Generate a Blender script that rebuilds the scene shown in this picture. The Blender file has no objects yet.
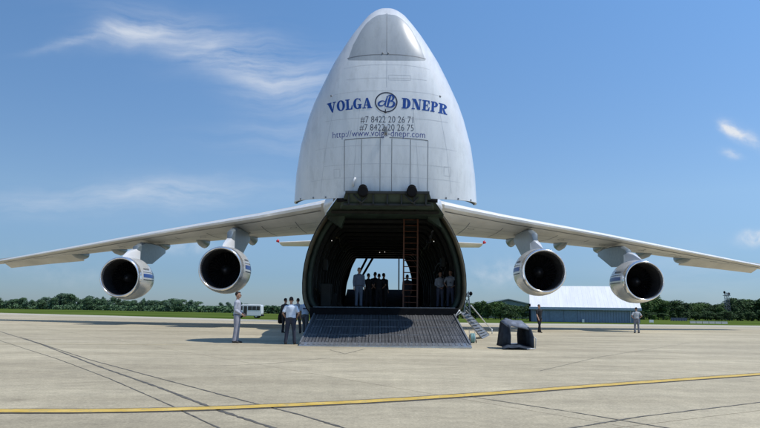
import bpy, bmesh, math, random
from mathutils import Vector, Matrix, noise
from mathutils.bvhtree import BVHTree
random.seed(7)
R = math.radians
sc = bpy.context.scene
col = sc.collection
F = 700.0; CX = 380.0; CY = 214.0; H = 1.22
PITCH = math.atan(98/700); ROLL = R(0.8)
cP, sP = math.cos(PITCH), math.sin(PITCH)
AX = 0.25           # lateral position of the aircraft axis
Y0 = 31.0           # station of the fuselage opening
BANK = R(-0.4)

# ------------------------------------------------------------------ measuring helpers
def ray(px, py, roll=ROLL):
    f = Vector((0, cP, sP)); r = Vector((1, 0, 0)); u = Vector((0, -sP, cP))
    r2 = r*math.cos(roll) + u*math.sin(roll); u2 = u*math.cos(roll) - r*math.sin(roll)
    return f + r2*((px-CX)/F) + u2*((CY-py)/F)
def at(px, py, Y):
    d = ray(px, py); return Vector((0, 0, H)) + d*(Y/d.y)
def gr(px, py, z=0.0):
    d = ray(px, py); return Vector((0, 0, H)) + d*((z-H)/d.z)
def zh(py, Y):                      # height seen at image row py at distance Y (level camera)
    d = ray(CX, py, 0); return H + d.z*Y/d.y
def wd(a, Y, z):                    # lateral size of a pixels at distance Y, height z
    return a*(Y*cP + (z-H)*sP)/F
def interp(tab, x):
    if x <= tab[0][0]: return tab[0][1]
    for (a, b), (c, d) in zip(tab, tab[1:]):
        if x <= c: return b + (d-b)*(x-a)/(c-a)
    return tab[-1][1]

# ------------------------------------------------------------------ materials
def mat(name, c, rough=.5, metal=0., var=.12, scale=4., bump=0., bscale=30., c2=None, det=6, coat=0., spec=.5, coord='Object', stretch=None):
    m = bpy.data.materials.new(name); m.use_nodes = True
    nt = m.node_tree; N = nt.nodes; L = nt.links
    b = N['Principled BSDF']
    b.inputs['Roughness'].default_value = rough; b.inputs['Metallic'].default_value = metal
    b.inputs['Coat Weight'].default_value = coat; b.inputs['Coat Roughness'].default_value = .15
    b.inputs['Specular IOR Level'].default_value = spec
    tc = N.new('ShaderNodeTexCoord')
    src = tc.outputs[coord]
    if stretch:
        mp = N.new('ShaderNodeMapping'); mp.inputs['Scale'].default_value = stretch
        L.new(src, mp.inputs['Vector']); src = mp.outputs['Vector']
    n = N.new('ShaderNodeTexNoise'); n.inputs['Scale'].default_value = scale; n.inputs['Detail'].default_value = det
    L.new(src, n.inputs['Vector'])
    cr = N.new('ShaderNodeValToRGB')
    a = tuple(max(0, x*(1-var)) for x in c); d = c2 or tuple(min(1, x*(1+var)) for x in c)
    cr.color_ramp.elements[0].position = .3; cr.color_ramp.elements[1].position = .7
    cr.color_ramp.elements[0].color = (*a, 1); cr.color_ramp.elements[1].color = (*d, 1)
    L.new(n.outputs['Fac'], cr.inputs['Fac']); L.new(cr.outputs['Color'], b.inputs['Base Color'])
    if bump:
        n2 = N.new('ShaderNodeTexNoise'); n2.inputs['Scale'].default_value = bscale; n2.inputs['Detail'].default_value = 4
        L.new(src, n2.inputs['Vector'])
        bp = N.new('ShaderNodeBump'); bp.inputs['Strength'].default_value = bump; bp.inputs['Distance'].default_value = .02
        L.new(n2.outputs['Fac'], bp.inputs['Height']); L.new(bp.outputs['Normal'], b.inputs['Normal'])
    return m
def emis(name, c, s):
    m = mat(name, c); b = m.node_tree.nodes['Principled BSDF']
    b.inputs['Emission Color'].default_value = (*c, 1); b.inputs['Emission Strength'].default_value = s
    return m

M = {}
M['white'] = mat('white_paint', (.74, .75, .76), .32, var=.05, scale=.8, coat=.3, bump=.04, bscale=3)
M['belly'] = mat('grey_white_paint', (.60, .63, .66), .38, var=.05, scale=.5, bump=.05, bscale=2, stretch=(1, 1, .5))
M['radome'] = mat('radome_grey', (.36, .39, .41), .3, var=.05, scale=1.0, coat=.35)
M['wing'] = mat('wing_grey_bounce', (.64, .615, .55), .5, var=.16, scale=.55, det=9, stretch=(1, .35, 1))  # grey paint with the apron's tan bounce light mixed into its colour
M['slat'] = mat('slat_metal_white', (.86, .87, .88), .22, metal=0., coat=.5, var=.05)
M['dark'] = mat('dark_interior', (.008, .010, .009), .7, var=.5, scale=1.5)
M['green'] = mat('green_primer', (.022, .040, .026), .6, var=.5, scale=2.2)
M['olive'] = mat('olive_seal', (.10, .085, .05), .6, var=.35, scale=2)
M['black'] = mat('black_rubber', (.007, .007, .008), .85, var=.3, spec=.15)
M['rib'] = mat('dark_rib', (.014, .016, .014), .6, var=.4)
M['nac'] = mat('nacelle_paint', (.66, .67, .66), .26, metal=.35, var=.12, scale=1.2, det=9, stretch=(1, .3, 1))
M['lip'] = mat('polished_lip', (.86, .86, .86), .17, metal=.85, var=.12, scale=3)
M['pylon'] = mat('pylon_grey', (.19, .225, .24), .35, metal=.3, var=.12)
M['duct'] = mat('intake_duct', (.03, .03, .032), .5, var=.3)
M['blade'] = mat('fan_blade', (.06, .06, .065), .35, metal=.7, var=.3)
M['blue'] = mat('livery_blue', (.012, .06, .28), .35, var=.08)
M['ink'] = mat('black_lettering', (.02, .025, .05), .5, var=.1)
M['url'] = mat('url_lettering', (.03, .05, .25), .5, var=.1)
M['line'] = mat('panel_gap', (.16, .17, .18), .6, var=.2)
M['orange'] = mat('orange_brown_ladder', (.13, .045, .02), .5, var=.25)
M['alu'] = mat('aluminium', (.5, .52, .53), .35, metal=.8, var=.12)
M['steel'] = mat('dull_steel', (.22, .23, .24), .5, metal=.5, var=.25, scale=10)
M['red'] = mat('red_lens', (.6, .02, .02), .3)
M['lamp'] = emis('lamp_glow', (1, .97, .9), .9)
M['glass'] = mat('tinted_glass', (.02, .025, .03), .08, var=.1)
M['vanwhite'] = mat('van_white', (.8, .8, .8), .25, var=.04, coat=.5)
M['roofw'] = mat('white_roof_sheet', (.76, .77, .79), .55, var=.07, scale=.5, det=8, stretch=(3, .3, 1))
M['wallb'] = mat('blue_grey_cladding', (.21, .27, .36), .55, var=.10, scale=.8)
M['greyroof'] = mat('green_grey_roof', (.16, .20, .19), .6, var=.12, scale=.3)
M['cover'] = mat('blue_grey_cover', (.032, .042, .058), .9, var=.5, scale=3, bump=1.0, bscale=5, spec=.2)
M['coverlight'] = mat('worn_metal_sheet', (.10, .12, .155), .75, metal=.2, var=.35, scale=12)
M['chain'] = mat('pale_strut', (.55, .57, .57), .45, metal=.3)
M['teal'] = mat('teal_hose', (.25, .45, .45), .5)
M['bark'] = mat('bark', (.07, .055, .04), .9, var=.3)
def foliage(name, c, c2):
    m = mat(name, c, .75, c2=c2, scale=.7, var=.5, spec=.2)
    return m
M['leaf'] = foliage('foliage_dark', (.034, .066, .03), (.085, .145, .05))
M['leaf2'] = foliage('foliage_mid', (.055, .11, .035), (.105, .18, .05))
M['leafb'] = foliage('foliage_bright', (.06, .13, .02), (.12, .22, .04))
M['leaffar'] = foliage('foliage_far_haze', (.075, .14, .075), (.125, .21, .10))  # lifted blue-green puts distance haze into the leaf colour
M['leaffar2'] = foliage('foliage_far_haze_blue', (.10, .175, .115), (.15, .24, .15))  # bluer again, with more haze mixed into the colour

# ------------------------------------------------------------------ mesh helpers
def link(name, me, m, parent=None, smooth=False):
    o = bpy.data.objects.new(name, me); col.objects.link(o)
    for x in (m if isinstance(m, (list, tuple)) else [m]): me.materials.append(x)
    if parent: o.parent = parent
    if smooth:
        for p in me.polygons: p.use_smooth = True
    return o
class MB:
    def __init__(s): s.b = bmesh.new(); s.off = Vector((0, 0, 0)); s.mi = 0
    def face(s, pts):
        f = s.b.faces.new([s.b.verts.new(Vector(p)+s.off) for p in pts]); f.material_index = s.mi; return f
    def hexa(s, p):      # 8 corners: bottom 4 then top 4
        v = [s.b.verts.new(Vector(q)+s.off) for q in p]
        for i in ((3, 2, 1, 0), (4, 5, 6, 7), (0, 1, 5, 4), (1, 2, 6, 5), (2, 3, 7, 6), (3, 0, 4, 7)):
            f = s.b.faces.new([v[k] for k in i]); f.material_index = s.mi
    def box(s, x0, x1, y0, y1, z0, z1):
        s.hexa([(x0, y0, z0), (x1, y0, z0), (x1, y1, z0), (x0, y1, z0), (x0, y0, z1), (x1, y0, z1), (x1, y1, z1), (x0, y1, z1)])
    def rings(s, rs, closed=True, cap0=False, cap1=False, flip=False):
        vs = [[s.b.verts.new(Vector(p)+s.off) for p in r] for r in rs]
        n = len(vs[0])
        for a, b in zip(vs, vs[1:]):
            for i in range(n if closed else n-1):
                j = (i+1) % n
                q = [a[i], a[j], b[j], b[i]]
                f = s.b.faces.new(q[::-1] if flip else q); f.material_index = s.mi
        if cap0: s.b.faces.new(vs[0][::-1]).material_index = s.mi
        if cap1: s.b.faces.new(vs[-1]).material_index = s.mi
        return vs
    def tube(s, pts, rad, n=10, caps=True, flat=1.0):
        pts = [Vector(p) for p in pts]
        if not isinstance(rad, (list, tuple)): rad = [rad]*len(pts)
        rs = []; up = None
        for i, p in enumerate(pts):
            t = (pts[min(i+1, len(pts)-1)] - pts[max(i-1, 0)]).normalized()
            if up is None:
                up = Vector((0, 0, 1)) if abs(t.z) < .9 else Vector((0, 1, 0))
            a = t.cross(up).normalized(); b = a.cross(t).normalized(); up = b
            rs.append([p + (a*math.cos(k*2*math.pi/n) + b*math.sin(k*2*math.pi/n)*flat)*rad[i] for k in range(n)])
        s.rings(rs, cap0=caps, cap1=caps)
    def ball(s, c, r, n=10, sc3=(1, 1, 1)):
        g = bmesh.ops.create_icosphere(s.b, subdivisions=2, radius=r)
        for v in g['verts']: v.co = Vector((v.co.x*sc3[0], v.co.y*sc3[1], v.co.z*sc3[2])) + Vector(c) + s.off
        for v in g['verts']:
            for f in v.link_faces: f.material_index = s.mi
    def mesh(s, name, fixn=True):
        me = bpy.data.meshes.new(name)
        if fixn: bmesh.ops.recalc_face_normals(s.b, faces=s.b.faces)
        s.b.to_mesh(me); s.b.free(); return me
    def build(s, name, m, parent=None, smooth=False, fixn=True):
        return link(name, s.mesh(name, fixn), m, parent, smooth)
def bevel(o, w=.02, seg=2, ang=35):
    md = o.modifiers.new('Bevel', 'BEVEL'); md.width = w; md.segments = seg; md.limit_method = 'ANGLE'; md.angle_limit = R(ang)
    return o
def autosmooth(o, ang=35):
    me = o.data
    for p in me.polygons: p.use_smooth = True
    b = bmesh.new(); b.from_mesh(me)
    for e in b.edges:
        if len(e.link_faces) == 2 and e.calc_face_angle(0) > R(ang): e.smooth = False
    b.to_mesh(me); b.free(); return o
def thing(name, label, cat, loc=(0, 0, 0), rz=0, group=None):
    o = bpy.data.objects.new(name, None); col.objects.link(o)
    o.location = loc; o.rotation_euler = (0, 0, rz); o.empty_display_size = .3
    o['label'] = label; o['category'] = cat
    if group: o['group'] = group
    return o
def tag(o, label, cat, group=None, kind=None):
    o['label'] = label; o['category'] = cat
    if group: o['group'] = group
    if kind: o['kind'] = kind
    return o
def struct(o): o['kind'] = 'structure'; return o

# =================================================================== AIRCRAFT
plane = thing('cargo_aircraft', 'giant white four engined cargo jet with raised nose and lowered front ramp', 'aircraft', (AX, Y0, 0))
plane.rotation_euler = (0, BANK, 0)
def pmb():
    m = MB(); m.off = Vector((0, -Y0, 0)); return m

# ---- fuselage shell
def sec(a, zb, zw, zt, nu=2.0, nl=3.0, n=64):
    """closed section: half width a, bottom zb, widest zw, top zt"""
    pts = []
    for i in range(n):
        t = 2*math.pi*i/n; c, s_ = math.cos(t), math.sin(t)
        e = nu if s_ >= 0 else nl
        x = a*math.copysign(abs(c)**(2/e), c)
        z = zw + (zt-zw if s_ >= 0 else zw-zb)*math.copysign(abs(s_)**(2/e), s_)
        pts.append((x, z))
    return pts
FS = [(31, 3.60, .45, 2.45, 6.95, 1.95, 3.), (33, 3.64, .42, 2.5, 7.4, 2.0, 3.), (36, 3.68, .4, 2.7, 8.2, 2.3, 3.), (41, 3.72, .4, 3.2, 9.0, 2.7, 3.), (46, 3.78, .4, 3.6, 9.35, 3.0, 3.),
      (56, 3.78, .4, 3.6, 9.35, 3.0, 3.), (60.0, 3.7, .6, 3.6, 9.3, 2.8, 3.)]
f = pmb()
f.rings([[(x, D, z) for x, z in sec(a, zb, zw, zt, nu, nl)] for D, a, zb, zw, zt, nu, nl in FS])
AF = [(60.0, 3.6, 6.2, 7.2, 9.3), (64, 3.3, 6.5, 7.5, 9.35), (72, 2.6, 7.1, 8.1, 9.5), (82, 1.7, 8.0, 8.6, 9.6), (91, .6, 8.8, 9.1, 9.5), (93, .15, 9.1, 9.2, 9.3)]
f.rings([[(x, D, z) for x, z in sec(a, zb, zw, zt, 2.2, 2.5)] for D, a, zb, zw, zt in AF], cap0=True, cap1=True)
fus = f.build('fuselage', M['white'], plane, True)
# ---- hold lining with its ribs
HS = lambda D, g: [(x, D, z) for x, z in sec(3.60-g, 1.43, 2.55, 6.95-g*2.8, 2.15, 6)]
hl = pmb(); prof = []
def hold_ring(D, g):
    r = []
    top = 5.72
    for x, z in sec(3.44-g, 1.2, 2.6, 6.75-g, 2.05, 5): r.append((x, D, min(z, top-g)))
    return r
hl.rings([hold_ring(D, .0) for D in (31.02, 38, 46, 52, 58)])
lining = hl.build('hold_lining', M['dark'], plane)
rb = pmb()
for k in range(14):
    D = 32.5+k*1.9+random.uniform(-.25, .25)
    rs = [hold_ring(D, .01), hold_ring(D, .16), hold_ring(D+.22, .16), hold_ring(D+.22, .01)]
    rb.rings(rs)
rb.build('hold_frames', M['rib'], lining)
fl = pmb(); fl.box(-3.1, 3.1, 30.85, 56, 1.25, 1.43); floor_o = fl.build('cargo_floor', M['steel'], plane)
fg = pmb()
for x in (-2.6, -1.6, -.6, .6, 1.6, 2.6): fg.box(x-.05, x+.05, 31, 56, 1.43, 1.45)
fg.build('floor_rail', M['rib'], floor_o)
# rear bulkhead with the real opening to the sky
ap = [(-36, 292), (-35, 284), (-30, 267), (-25, 257), (22, 257), (27, 267), (30, 278), (29, 292)]
apw = []
for a, y in ap:
    z = zh(y, 58); apw.append((wd(a, 58, z)+.0, z))
def resample(poly, n, cx, cz):
    out = []
    for i in range(n):
        t = 2*math.pi*i/n; d = Vector((math.cos(t), math.sin(t)))
        best = 0
        for j in range(len(poly)):
            p = Vector(poly[j])-Vector((cx, cz)); q = Vector(poly[(j+1) % len(poly)])-Vector((cx, cz)); e = q-p
            den = d.x*e.y-d.y*e.x
            if abs(den) < 1e-9: continue
            k = (p.x*e.y-p.y*e.x)/den; u = (p.x*d.y-p.y*d.x)/den
            if k > 0 and -1e-6 <= u <= 1+1e-6: best = max(best, k)
        out.append((cx+d.x*best, cz+d.y*best))
    return out
apw2 = [(-3.0, 1.3)] + apw + [(3.0, 1.3)]
out = resample([(x, z) for x, z in sec(3.75, .42, 3.6, 9.3, 2.9, 3)], 64, -.2, 3.6)
inn = resample(apw2, 64, -.2, 3.6)
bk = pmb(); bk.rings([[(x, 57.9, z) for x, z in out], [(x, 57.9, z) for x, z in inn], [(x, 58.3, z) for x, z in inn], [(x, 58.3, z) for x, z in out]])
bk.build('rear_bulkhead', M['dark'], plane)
rr = pmb(); rr.hexa([(-2.9, 52, 1.44), (2.9, 52, 1.44), (2.9, 59.6, 3.0), (-2.9, 59.6, 3.0), (-2.9, 52, 1.5), (2.9, 52, 1.5), (2.9, 59.6, 3.1), (-2.9, 59.6, 3.1)])
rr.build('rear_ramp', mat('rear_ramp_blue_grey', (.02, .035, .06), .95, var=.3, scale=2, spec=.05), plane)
for a0, y0, a1, y1 in ((-14, 257, -26, 280), (-8, 257, -24, 284), (17, 257, 17, 290)):
    s_ = pmb(); z0, z1 = zh(y0-1, 57), zh(y1, 57)
    s_.tube([(wd(a0, 57, z0), 57, z0), (wd(a1, 57, z1), 57, z1)], .09 if a0 < 0 else .05, 8)
    s_.build('rear_door_strut', M['black'] if a0 < 0 else M['chain'], plane)
for i in range(10):
    c_ = pmb(); s_ = random.choice((-1, 1)); zz = random.uniform(1.9, 5.0); xx = s_*(3.2 - max(0, zz-3.4)*.62); d0 = random.uniform(31.6, 36); d1 = d0+random.uniform(3, 12)
    pts = [(xx+random.uniform(-.06, .06), d0+(d1-d0)*k/6, zz+.16*math.sin(k*1.3+i)-.02*k) for k in range(7)]
    c_.tube(pts, random.uniform(.02, .06), 6); c_.build('hold_pipe', M['steel'] if i % 3 else M['olive'], lining, True)
for s_, y_, z_, w_, h_ in ((-1, 33.2, 1.45, .5, 1.1), (-1, 35.5, 1.45, .6, .7), (1, 37, 1.45, .5, 1.3), (-1, 34.2, 3.2, .22, .6), (1, 34, 3.4, .2, .5)):
    c_ = pmb(); c_.box(min(s_*3.0, s_*(3.0-w_)), max(s_*3.0, s_*(3.0-w_)), y_, y_+.8, z_, z_+h_); bevel(c_.build('equipment_locker', M['rib'], lining), .04)
# cross beam in the hold roof and small lamps
cb = pmb(); cb.box(-1.7, 1.6, 40, 40.4, zh(233, 40), zh(229, 40)); cb.build('roof_beam', M['rib'], plane)
for a, y, D in ((-52, 241, 36), (2, 252, 46), (-3, 252.4, 46), (34, 247, 38), (50, 241, 36)):
    z = zh(y, D); l = pmb(); l.ball((wd(a, D, z), D, z), .022); l.build('hold_lamp', M['lamp'], plane, True)
# front opening frame (seal lip)
def arch(g, D):
    return [(x, D, z) for x, z in sec(3.60-g, .45+g, 2.45, 6.95-g*1.2, 1.95, 3.)]
fr = pmb(); fr.rings([arch(.0, 30.97), arch(.0, 30.86), arch(.04, 30.80), arch(.12, 30.84), arch(.15, 31.05)])
fr.build('opening_frame', M['olive'], plane, True)
fr = pmb(); fr.rings([arch(-.012, 31.03), arch(-.015, 30.86), arch(.02, 30.83)])
fr.build('frame_edge', M['black'], plane, True)
fr = pmb(); fr.rings([arch(.16, 31.25), arch(.3, 31.15), arch(.36, 31.4)]); fr.build('inner_frame', M['green'], plane, True)
# black sill standing in for the dark gap between ramp and floor
sl = pmb(); sl.box(-3.2, 3.2, 30.3, 30.84, .95, 1.40); bevel(sl.build('ramp_gap_shade', M['black'], plane), .04)
# ---- green hinge box above the opening
gb = pmb()
zt, zb = zh(193, 29.6), zh(215, 29.9)
gb.hexa([(-2.55, 29.7, zb), (2.55, 29.7, zb), (2.6, 30.9, zb-.02), (-2.6, 30.9, zb-.02), (-1.85, 29.3, zt), (1.85, 29.3, zt), (1.95, 31, zt), (-1.95, 31, zt)])
gbo = bevel(gb.build('hinge_bulkhead', M['green'], plane), .06)
fb = pmb(); z1, z2 = zh(192.3, 25.6), zh(207, 25.9); o_ = .05
fb.hexa([(-1.74+o_, 25.75, z2), (1.74+o_, 25.75, z2), (1.8+o_, 26.5, z2), (-1.8+o_, 26.5, z2), (-1.54+o_, 25.5, z1), (1.54+o_, 25.5, z1), (1.6+o_, 26.5, z1), (-1.6+o_, 26.5, z1)])
fbo = bevel(fb.build('ramp_lock_housing', M['green'], plane), .05)
fb = pmb(); fb.box(-1.55+o_, 1.55+o_, 25.42, 25.52, z1-.07, z1+.02)
fb.box(-1.62+o_, 1.62+o_, 25.62, 25.74, z2+.02, z2+.09)
for x in (-1.5, -1.05, -.55, 0, .55, 1.05, 1.5): fb.box(x*.95-.025+o_, x*.95+.025+o_, 25.50, 25.7, z2+.05, z1-.05)
for x in (-.95, .95): fb.tube([(x-.25, 25.5, z1-.12), (x, 25.4, z1-.38), (x+.05, 25.5, z2+.1), (x+.25, 25.5, z1-.2)], .035, 8)
fb.build('stiffener', M['rib'], fbo)
for s_ in (-1, 1):
    p = pmb(); p.tube([(s_*1.5+o_, 25.7, zh(200, 25.7)), (s_*1.87+o_, 25.7, zh(200.4, 25.7))], .075, 12); p.build('lock_pin', M['black'], fbo, True)
g2 = pmb()
for x in (-1.35, -.75, .75, 1.35): g2.box(x-.05, x+.05, 29.25, 29.7, zb+.15, zt-.03)
g2.box(-1.9, 1.9, 29.22, 29.35, zt-.1, zt-.0); g2.box(-2.3, 2.3, 29.5, 29.75, zb+.02, zb+.12)
for x in (-1.35, 1.35): g2.tube([(x-.3, 29.3, zt-.3), (x, 29.2, zb+.35), (x+.3, 29.3, zt-.25)], .04, 8)
g2.build('stiffener', M['rib'], gbo)
for s_ in (-1, 1):
    p = pmb(); x = s_*.90 + .05
    p.tube([(x, 25.3, 5.62), (x, 26.1, 5.62)], .2, 12); p.tube([(x, 25.32, 5.72), (x, 26.1, 5.72)], .16, 12)
    bevel(p.build('bumper', M['black'], plane), .03)
    p = pmb(); p.hexa([(s_*2.2-.3, 30.3, zb-.1), (s_*2.2+.3, 30.3, zb-.5), (s_*2.2+.3, 30.9, zb-.5), (s_*2.2-.3, 30.9, zb-.1), (s_*2.0-.2, 30.3, zb+.3), (s_*2.0+.3, 30.3, zb+.1), (s_*2.0+.3, 30.9, zb+.1), (s_*2.0-.2, 30.9, zb+.3)])
    p.build('latch_fitting', M['green'], plane)

# ---- raised visor nose
SIL = [(9.0, 1.5), (10, 6), (12, 10), (15, 14), (20, 19.5), (30, 27), (42, 35.5), (54, 43), (69, 52), (85, 60), (100, 67), (111, 72), (125, 77), (151, 84), (177, 88), (204.5, 90)]
RAD = [(9, 0), (13.5, 0), (14.5, 8), (18, 14.5), (24, 21), (30, 25.3), (45, 33.5), (62, 39.5)]
def vis_level(y):
    t = (204.5-y)/195.5
    Ds = 28.3 - .9*t
    z = zh(y, Ds); w = wd(interp(SIL, y), Ds, z)
    k = max(0, 1-t**2.6)**.62
    df = 2.55*k + .02; db = 2.7*k**.9 + .02
    return z, w, Ds, df, db
def vis_ring(y, shrink=0, zoff=0, n=128):
    z, w, Ds, df, db = vis_level(y)
    w = max(w-shrink, .02); df = max(df-shrink, .01); db = max(db-shrink, .01)
    e = 2.75; r = []
    for i in range(n):
        t = 2*math.pi*i/n; c, s_ = math.cos(t), math.sin(t)
        ee = e if s_ < 0 else 2.1
        x = w*math.copysign(abs(c)**(2/ee), c)
        yy = Ds + (db if s_ > 0 else df)*math.copysign(abs(s_)**(2/ee), s_)
        lift = (max(0, (yy-28.3))*.33 + min(0, yy-28.3)*.06)*max(0, 1-(204.5-y)/60)
        r.append((x, yy, z+zoff+lift))
    return r
ys = [204.5-i*2 for i in range(95)]
ys = [y for y in ys if y > 22] + [20, 17, 15, 13.2, 11.8, 10.8, 10, 9.4, 9.0]
vm = pmb()
vs = vm.rings([vis_ring(y) for y in ys], cap1=True)
M['visor'] = mat('visor_paint', (.74, .75, .76), .32, var=.04, scale=.8, coat=.3, bump=.05, bscale=2)
visor = vm.build('nose_visor', M['visor'], plane, True)
# colour limits: cooler underside and grey radome are separate zones of the skin
def row_of(z, Y): return CY - F*((z-H)*cP - Y*sP)/(Y*cP + (z-H)*sP)
at_r = visor.data.attributes.new('radome', 'FLOAT', 'POINT'); at_b = visor.data.attributes.new('underside', 'FLOAT', 'POINT')
for i, v in enumerate(visor.data.vertices):
    Y = v.co.y+Y0; y = row_of(v.co.z, Y); a = abs(v.co.x)*F/(Y*cP+(v.co.z-H)*sP)
    front = ((28.3-.9*(204.5-y)/195.5)-Y)*20
    at_r.data[i].value = min(interp(RAD, y)-a, (60.5-y), front, y-13)
    at_b.data[i].value = min(interp([(60, 39), (98, 56), (113, 63.5), (153, 81), (204, 90)], y)-a, (y-60.5), front)
vn_ = M['visor'].node_tree; vb = vn_.nodes['Principled BSDF']; prev = vb.inputs['Base Color'].links[0].from_socket
stn = vn_.nodes.new('ShaderNodeTexNoise'); stn.inputs['Scale'].default_value = 1.1; stn.inputs['Detail'].default_value = 9; stc = vn_.nodes.new('ShaderNodeTexCoord'); stm = vn_.nodes.new('ShaderNodeMapping'); stm.inputs['Scale'].default_value = (3.2, 1, .35)
vn_.links.new(stc.outputs['Object'], stm.inputs[0]); vn_.links.new(stm.outputs[0], stn.inputs['Vector'])
strk = vn_.nodes.new('ShaderNodeValToRGB'); strk.color_ramp.elements[0].position = .35; strk.color_ramp.elements[0].color = (.92, .925, .93, 1); strk.color_ramp.elements[1].position = .65; strk.color_ramp.elements[1].color = (1.03, 1.03, 1.02, 1); vn_.links.new(stn.outputs['Fac'], strk.inputs[0])
for nm_, c_ in (('underside', (.73, .755, .77)), ('radome', (.37, .40, .42))):
    an = vn_.nodes.new('ShaderNodeAttribute'); an.attribute_name = nm_
    mr_ = vn_.nodes.new('ShaderNodeMapRange'); mr_.inputs['From Min'].default_value = -.25; mr_.inputs['From Max'].default_value = .25; vn_.links.new(an.outputs['Fac'], mr_.inputs['Value'])
    mm = vn_.nodes.new('ShaderNodeMixRGB'); vn_.links.new(mr_.outputs[0], mm.inputs[0]); vn_.links.new(prev, mm.inputs[1]); mm.inputs[2].default_value = (*c_, 1); prev = mm.outputs[0]
gn = vn_.nodes.new('ShaderNodeTexNoise'); gn.inputs['Scale'].default_value = 2.6; gn.inputs['Detail'].default_value = 12; gn.inputs['Roughness'].default_value = .75; gm = vn_.nodes.new('ShaderNodeMapping'); gm.inputs['Scale'].default_value = (2.0, 1, .6)
vn_.links.new(stc.outputs['Object'], gm.inputs[0]); vn_.links.new(gm.outputs[0], gn.inputs['Vector'])
gr_ = vn_.nodes.new('ShaderNodeValToRGB'); gr_.color_ramp.elements[0].position = .30; gr_.color_ramp.elements[0].color = (.86, .86, .85, 1); gr_.color_ramp.elements[1].position = .52; gr_.color_ramp.elements[1].color = (1, 1, 1, 1); vn_.links.new(gn.outputs['Fac'], gr_.inputs[0])
mm = vn_.nodes.new('ShaderNodeMixRGB'); mm.blend_type = 'MULTIPLY'; mm.inputs[0].default_value = 1; vn_.links.new(prev, mm.inputs[1]); vn_.links.new(gr_.outputs[0], mm.inputs[2]); prev = mm.outputs[0]
mm = vn_.nodes.new('ShaderNodeMixRGB'); mm.blend_type = 'MULTIPLY'; mm.inputs[0].default_value = 1; vn_.links.new(prev, mm.inputs[1]); vn_.links.new(strk.outputs[0], mm.inputs[2]); vn_.links.new(mm.outputs[0], vb.inputs['Base Color'])
im = pmb(); im.rings([vis_ring(204.5), vis_ring(204.5, .07, .0)]); im.build('visor_rim', M['white'], visor)
im = pmb(); im.rings([vis_ring(y, .08, .02) for y in ys[:-8]], cap1=True, flip=True)
im.build('visor_lining', M['green'], visor, True)
# surface finder on the visor's underside
bm_ = bmesh.new(); bm_.from_mesh(visor.data); bvh = BVHTree.FromBMesh(bm_); bm_.free()
def skin(x, z, lift=.005):
    h = bvh.ray_cast(Vector((x, 10-Y0, z)), Vector((0, 1, 0)))
    return Vector((x, (h[0].y if h[0] else 26.-Y0)-lift, z))
def vpos(a, y, D=25.85):     # a = pixels from the axis
    z = zh(y, D); return wd(a, D, z), z
def ribbon(pts, w, name, m, parent=visor, lift=.004, steps=10):
    b = MB(); P = []
    for (p, q) in zip(pts, pts[1:]):
        for k in range(steps): P.append(Vector(p).lerp(Vector(q), k/steps))
    P.append(Vector(pts[-1])); L_ = []; R_ = []
    for i, p in enumerate(P):
        t = (P[min(i+1, len(P)-1)]-P[max(i-1, 0)]).normalized(); nrm = Vector((-t.y, t.x))*w/2
        L_.append(skin(p.x+nrm.x, p.y+nrm.y, lift)); R_.append(skin(p.x-nrm.x, p.y-nrm.y, lift))
    b.rings([L_, R_], closed=False)
    return b.build(name, m, parent)
for a in (-41.5, -24.5, -6, 5.5, 24, 41.5):
    ribbon([vpos(a, 140 + abs(a)*.04), vpos(a, 192)], .022, 'panel_seam', M['line'])
ribbon([vpos(a, 139.5+(abs(a)/41.5)**2*2.) for a in (-41.5, -30, -15, -3)], .03, 'panel_seam', M['line'])
ribbon([vpos(a, 139.5+(abs(a)/41.5)**2*2.) for a in (3, 15, 30, 41.5)], .03, 'panel_seam', M['line'])
ribbon([vpos(a, 58.5+(abs(a)/39)**2*1.8, 26.2) for a in (-39, -26, -13, 0, 13, 26, 39)], .03, 'panel_seam', M['line'])
ribbon([vpos(0, 20, 27), vpos(0, 56, 26.2)], .018, 'panel_seam', M['line'])
ribbon([vpos(0, 61, 26.1), vpos(0, 90, 25.9)], .012, 'panel_seam', mat('faint_seam', (.42, .45, .48), .6))
for y in (80, 120, 165): ribbon([vpos(a, y+(a/60)**2*1.5) for a in (-62, -40, -20, 0, 20, 40, 62)][(0 if y > 100 else 1):(7 if y > 100 else 6)], .010, 'panel_seam', mat('faint_seam', (.46, .49, .52), .6))
fs2 = mat('soft_seam', (.50, .53, .56), .5)
for a_, y_, wa, ha in ((-52, 170, 6, 8), (58, 166, 7, 9), (2, 77, 22, 5)):
    ribbon([vpos(a_, y_), vpos(a_+wa, y_), vpos(a_+wa, y_+ha), vpos(a_, y_+ha), vpos(a_, y_)], .012, 'access_hatch', fs2, steps=4)
for y_ in (66, 93, 147, 178):
    lim = interp(SIL, y_)*.86; ribbon([vpos(-lim+2*lim*k/10, y_+((k-5)/5)**2*2.2) for k in range(11)], .010, 'panel_seam', fs2, steps=3)
for a_ in (-66, -33, 33, 66): ribbon([vpos(a_*.80, 110), vpos(a_*.92, 150), vpos(a_, 192)], .010, 'panel_seam', fs2)
# latches round the rim
for i in range(14):
    a = -84+i*168/13
    x = wd(a, 27, 5.7); r = vis_ring(203)
    best = min((p for p in r if p[1] < 28.3), key=lambda p: abs(p[0]-x))
    if abs(best[0]) < 1.95: continue
    b = pmb(); b.box(best[0]-.025, best[0]+.025, best[1]-.03, best[1]+.04, best[2]-.05, best[2]+.01); b.build('rim_latch', M['steel'], visor)
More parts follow.
